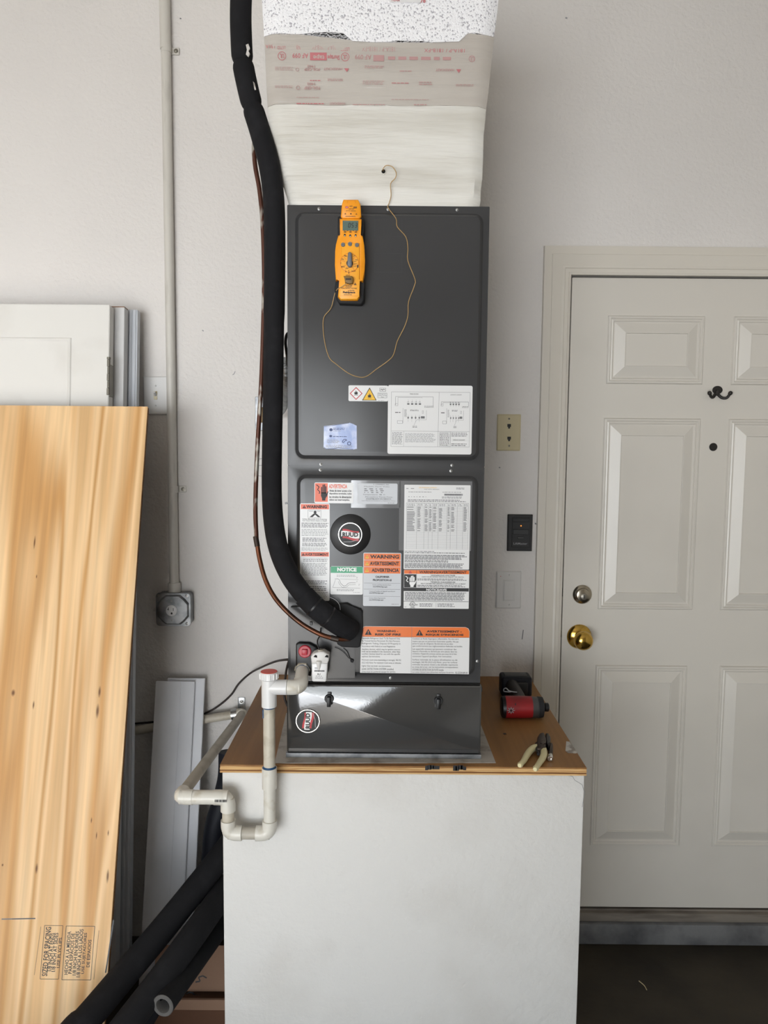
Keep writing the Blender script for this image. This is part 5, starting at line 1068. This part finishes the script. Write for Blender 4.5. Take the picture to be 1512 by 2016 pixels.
# the tubes lie on the floor at the front and rise towards the corner beside the stand
foam_tube('black foam tube lying uppermost, crossing the plywood corner', [Vector((-1.04, 0.80, 0.034)), at(80, 2110, 1.50), at(170, 2008, 1.60), at(240, 1925, 1.70), at(310, 1842, 1.80), at(378, 1758, 1.90), at(436, 1684, 2.0), at(464, 1645, 2.08)], 0.033)
foam_tube('black foam tube in the middle of the bundle beside the stand', [Vector((-0.88, 0.90, 0.034)), at(155, 2150, 1.48), at(232, 2040, 1.58), at(308, 1940, 1.68), at(374, 1850, 1.78), at(425, 1778, 1.90), at(448, 1742, 1.97)], 0.0325)
foam_tube('black foam tube with open grey cut end above the carton', [at(466, 1765, 2.10), at(448, 1800, 2.02), at(424, 1838, 1.92), at(385, 1892, 1.79), at(350, 1940, 1.70), at(321, 1980, 1.63)], 0.0255, 'foam_black', True)
foam_tube('dark navy foam tube lowest in the bundle, behind the open tube end', [at(470, 1720, 2.16), at(455, 1748, 2.10), at(420, 1800, 2.00), at(372, 1868, 1.89), at(330, 1930, 1.82), at(290, 1990, 1.77), at(250, 2060, 1.70)], 0.031, 'navy_black')
foam_tube('dark navy foam tube curving down the wall beside the stand', [at(452, 1480, 2.24), at(450, 1530, 2.23), at(438, 1580, 2.22), at(424, 1630, 2.21), at(418, 1700, 2.20), at(414, 1800, 2.18), at(412, 1900, 2.16), Vector((at(412, 1900, 2.16).x, 2.155, 0.004))], 0.033, 'navy_black')
# carton on the floor, flap standing open
cz = at(390, 1967, 1.95).z; cx0, cx1 = at(270, 1967, 1.95).x, PX0 - 0.006
t = thing('carton', 'brown cardboard carton with black marker scrawl beside the stand', 'carton', ((cx0 + cx1) / 2, 2.02, 0))
bm = NB(); box(bm, cx0, cx1, 1.95, 2.10, 0.001, cz - 0.012, 0.002); obj('carton_body', bm, 'cardboard_dark', t)
bm = NB(); box(bm, cx0, cx1, 1.947, 1.955, cz - 0.030, cz, 0.001); obj('carton_rim', bm, 'cardboard', t)
fl0, fl1 = Vector((cx0 + 0.03, 1.985, cz - 0.004)), Vector((cx1 - 0.004, 1.985, cz - 0.004)); up_ = Vector((0, 0.05, 0.10))
bm = prism(NB(), [fl0, fl1, fl1 + up_, fl0 + up_], Vector((0, 0.003, -0.001))); fl = obj('carton_flap', bm, 'cardboard', t)
nrm = Vector((0, -0.10, 0.05)).normalized(); kf = (at(401, 1930, 1.99) - at(400, 1930, 1.99)).length / 3.36
p = Print(L7, (1300, 810, 1300, 810), at(*L7(1300, 810), 2.005) + nrm * 0.001, Vector((kf, 0, 0)), -up_.normalized() * kf, nrm)
fo = fl0 + nrm * 0.0006; oo = p.o; p.o = oo - nrm * ((oo - fo).dot(nrm))
p.line('print_black', [(1245, 850), (1262, 838), (1290, 842), (1300, 856), (1285, 868), (1258, 866)], 9, 1); p.line('print_black', [(1300, 780), (1330, 775), (1318, 752), (1345, 744), (1372, 756)], 8, 1); p.line('print_black', [(1285, 845), (1310, 856), (1340, 856)], 8, 1); p.build('marker_scrawl', fl)

# ================================================================== TOOLS ON THE PLATFORM
# impact driver lying on its side
TB = atz(*K8(600, 826), PZ); rb = 0.0300; ax = Vector((0, TB.y + 0.012, PZ + rb + 0.0006))
def K8x(u, v, Y): return at(*K8(u, v), Y)
YB_ = ax.y
t = thing('impact_driver', 'red and black cordless impact driver lying on the plywood by the furnace', 'power tool', Vector((TB.x, YB_, PZ)))
xa, xb_, xn, xt, xe = K8x(342, 690, YB_).x, K8x(388, 690, YB_).x, K8x(702, 690, YB_).x, K8x(838, 690, YB_).x, K8x(908, 690, YB_).x
o0 = Vector((xa, ax.y, ax.z)); X_ = Vector((1, 0, 0))
obj('rear_cap', lathe(NB(), o0, X_, [(0, 0.0), (0, 0.024), (0.002, 0.028), (xb_ - xa, 0.0298)], 28), 'black_plastic', t, 40)
bm = lathe(NB(), o0, X_, [(xb_ - xa, 0.0), (xb_ - xa, 0.0298), ((xb_ + xn) / 2 - xa, 0.0299), (xn - xa, 0.0292), (xn - xa, 0)], 28); hs_ = obj('motor_housing', bm, 'driver_red', t, 40)
obj('gear_case', lathe(NB(), o0, X_, [(xn - xa, 0), (xn - xa, 0.0285), ((xn * .5 + xt * .5) - xa, 0.027), ((xn * .5 + xt * .5) - xa + 0.001, 0.0285), (xt - xa - 0.002, 0.0265), (xt - xa, 0.024), (xt - xa, 0.0)], 28), 'driver_grey', t, 30)
obj('nose_bumper', lathe(NB(), o0, X_, [((xn * .45 + xt * .55) - xa, 0.0287), (xt - xa - 0.001, 0.0272), (xt - xa - 0.001, 0.020)], 28), 'black_rubber', t, 40)
obj('bit_collet', lathe(NB(), o0, X_, [(xt - xa - 0.002, 0.008), (xt - xa + 0.004, 0.009), (xt - xa + 0.006, 0.0118), (xe - xa - 0.002, 0.0118), (xe - xa, 0.0095), (xe - xa, 0.005)], 20), 'black_plastic', t, 40)
byf = 2.165; bx0, bx1 = K8x(352, 400, byf).x, K8x(716, 400, byf).x; bz1 = K8x(530, 268, byf + 0.05).z
hp = [Vector((K8x(560, 560, YB_).x, YB_ + 0.015, ax.z + 0.006)), Vector((K8x(530, 500, 2.09).x, YB_ + 0.055, PZ + 0.036)), Vector((K8x(490, 430, 2.14).x, byf + 0.006, PZ + 0.036))]
bm = sweep(NB(), spline(hp, 6), [0.019] * 6 + [0.0185] * 6 + [0.020], 20); hdl = obj('grip_handle', bm, 'handle_dark', t, 60)
bm = NB(); box(bm, bx0 + 0.012, bx1 - 0.014, byf - 0.012, byf + 0.004, PZ + 0.006, bz1 - 0.012, 0.005); obj('battery_mount', bm, 'black_plastic', t, 40)
bm = NB(); box(bm, bx0, bx1, byf, byf + 0.062, PZ + 0.0008, bz1, 0.008, 3); bt_ = obj('battery_pack', bm, 'navy_black', t, 40)
bm = NB(); box(bm, bx0 + 0.012, bx1 - 0.012, byf + 0.012, byf + 0.05, bz1 - 0.003, bz1 + 0.0015, 0.001); obj('battery_ridge', bm, 'black_plastic', bt_, 40)
bm = sweep(NB(), spline([K8x(u, v, YB_ + 0.012) + Vector((0, 0.012, 0.004)) for u, v in ((470, 530), (420, 530), (382, 522), (385, 495), (410, 488), (440, 515), (490, 530), (540, 535))], 6), 0.0018, 8); obj('belt_clip', bm, 'galv', t, 60)
bm = NB(); q = K8x(600, 548, YB_ + 0.02); box(bm, q.x - 0.004, q.x + 0.018, YB_ + 0.024, YB_ + 0.044, PZ + 0.02, PZ + 0.045, 0.003); obj('trigger', bm, 'driver_red', t, 40)
p = Print(K8, (410, 570, 730, 800), Y=YB_ - 0.0306)
for k in range(8):
    a_ = math.pi * k / 4; p.line('print_light', [(462 + 22 * math.cos(a_), 720 + 22 * math.sin(a_)), (462 + 46 * math.cos(a_), 720 + 42 * math.sin(a_))], 8, 1)
p.ring('print_light', 462, 720, 22, 8, 1); p.disc('print_black', 462, 722, 12, lev=1, n=12); p.rect('print_black', 506, 632, 518, 656, 1); p.build('housing_mark', hs_)
q = ax + Vector((0.012, -0.0095, 0.0285)); tl_ = Vector((0, -0.94, 0.34)).normalized(); pr = Print(Crop(0, 0, 1), (0, 0, 0, 0), q + Vector((0, -0.0004, 0.0004)), Vector((0.001, 0, 0)), Vector((0, -0.95, -0.32)).normalized() * 0.001, Vector((0, -0.32, 0.95)))
pr.text('print_light', 'Milwaukee', -21, -3, 19, 3.2, 0.03, 4); pr.build('lettering', hs_)

# pliers
zP = PZ + 0.011
def pz(u, v, z=zP): return atz(*K8(u, v), z)
t = thing('pliers', 'diagonal cutting pliers with cream handle grips beside the shiny nut driver', 'pliers', pz(800, 1200, PZ))
for pts in ([(800, 1150), (740, 1160), (690, 1195), (650, 1250), (612, 1315), (560, 1375)], [(815, 1160), (845, 1180), (852, 1230), (838, 1280), (800, 1340), (745, 1420)]):
    P = [pz(*q) for q in pts]; S = spline(P, 6); rr_ = [0.0060 + 0.0020 * math.sin(math.pi * min(1, i / len(S) + 0.12)) for i in range(len(S))]; rr_[-1] = 0.0045; rr_[-2] = 0.0068
    obj('handle_grip', sweep(NB(), S, rr_, 14), 'grip_cream', t, 60)
for pts, m in (([(775, 1160), (770, 1080), (775, 1025), (800, 985), (850, 975), (872, 1010), (880, 1080), (872, 1155), (820, 1165)], 'steel_dark'), ([(872, 985), (910, 985), (932, 1030), (930, 1080), (905, 1120), (885, 1110), (880, 1040)], 'black_plastic')):
    P = [pz(u, v, PZ + 0.020) for u, v in pts]; obj('jaw', prism(NB(), P, (0, 0, -0.016), 0.003), m, t, 50)
bm = lathe(NB(), pz(840, 1110, PZ + 0.020), (0, 0, 1), [(-0.002, 0.0065), (0.0018, 0.006), (0.0025, 0.004), (0.0025, 0)], 16); obj('pivot_rivet', bm, 'steel_dark', t, 40)
P = [pz(775, 1120), pz(768, 1170), pz(785, 1240)]; obj('inner_tang', sweep(NB(), P, [0.006, 0.005, 0.0035], 10), 'black_plastic', t, 60)
# nut driver bit
a_, b_ = pz(926, 1292, PZ + 0.007), pz(940, 1115, PZ + 0.007)
d = (b_ - a_).normalized(); L_b = (b_ - a_).length
t = thing('nut_driver_bit', 'shiny short nut driver bit standing next to the pliers', 'tool bit', Vector((a_.x, a_.y, PZ)))
obj('hex_socket', lathe(NB(), a_, d, [(0.004, 0.0), (0.004, 0.0036), (-0.001, 0.0038), (-0.001, 0.0060), (0.001, 0.0066), (0.018, 0.0066), (0.022, 0.0052)], 20), 'chrome', t, 40)
obj('bit_shank', lathe(NB(), a_, d, [(0.018, 0.0), (0.018, 0.0052), (L_b * 0.55, 0.0046), (L_b * 0.9, 0.0038), (L_b, 0.003), (L_b, 0)], 6), 'steel_dark', t, 20)
# paper scrap on the corner
P = [atz(*K8(u, v), PZ + 0.0012) for u, v in ((1118, 1085), (1160, 1090), (1190, 1130), (1222, 1140), (1248, 1215), (1240, 1226), (1140, 1222), (1108, 1196))]
P = [Vector((min(q.x, PX1 - 0.001), q.y, q.z)) for q in P]
tag(obj('label_scrap', prism(NB(), P, (0, 0, -0.0008)), 'scrap_white'), 'torn white label scrap stuck at the plywood corner near the door', 'paper scrap')
# small litter on the plywood and floor
P = atz(*K8(385, 1000), PZ); bm = NB(); box(bm, P.x - 0.0035, P.x + 0.0035, P.y - 0.003, P.y + 0.003, PZ + 0.0003, PZ + 0.0018); tag(obj('wood_chip', bm, 'cable_brown'), 'tiny dark chip lying on the plywood between driver and pliers', 'chip')
a_, b_ = atz(*L6(445, 1825), 0.003), atz(*L6(480, 1865), 0.003); bm = sweep(NB(), spline([a_, (a_ + b_) / 2 + Vector((0.004, 0, 0)), b_], 4), 0.0012, 6); tag(obj('straw_bit', bm, 'straw', None, 60), 'thin pale straw lying on the dark floor near the door', 'straw')

for o in bpy.data.objects:
    if '_base' in o: del o['_base']
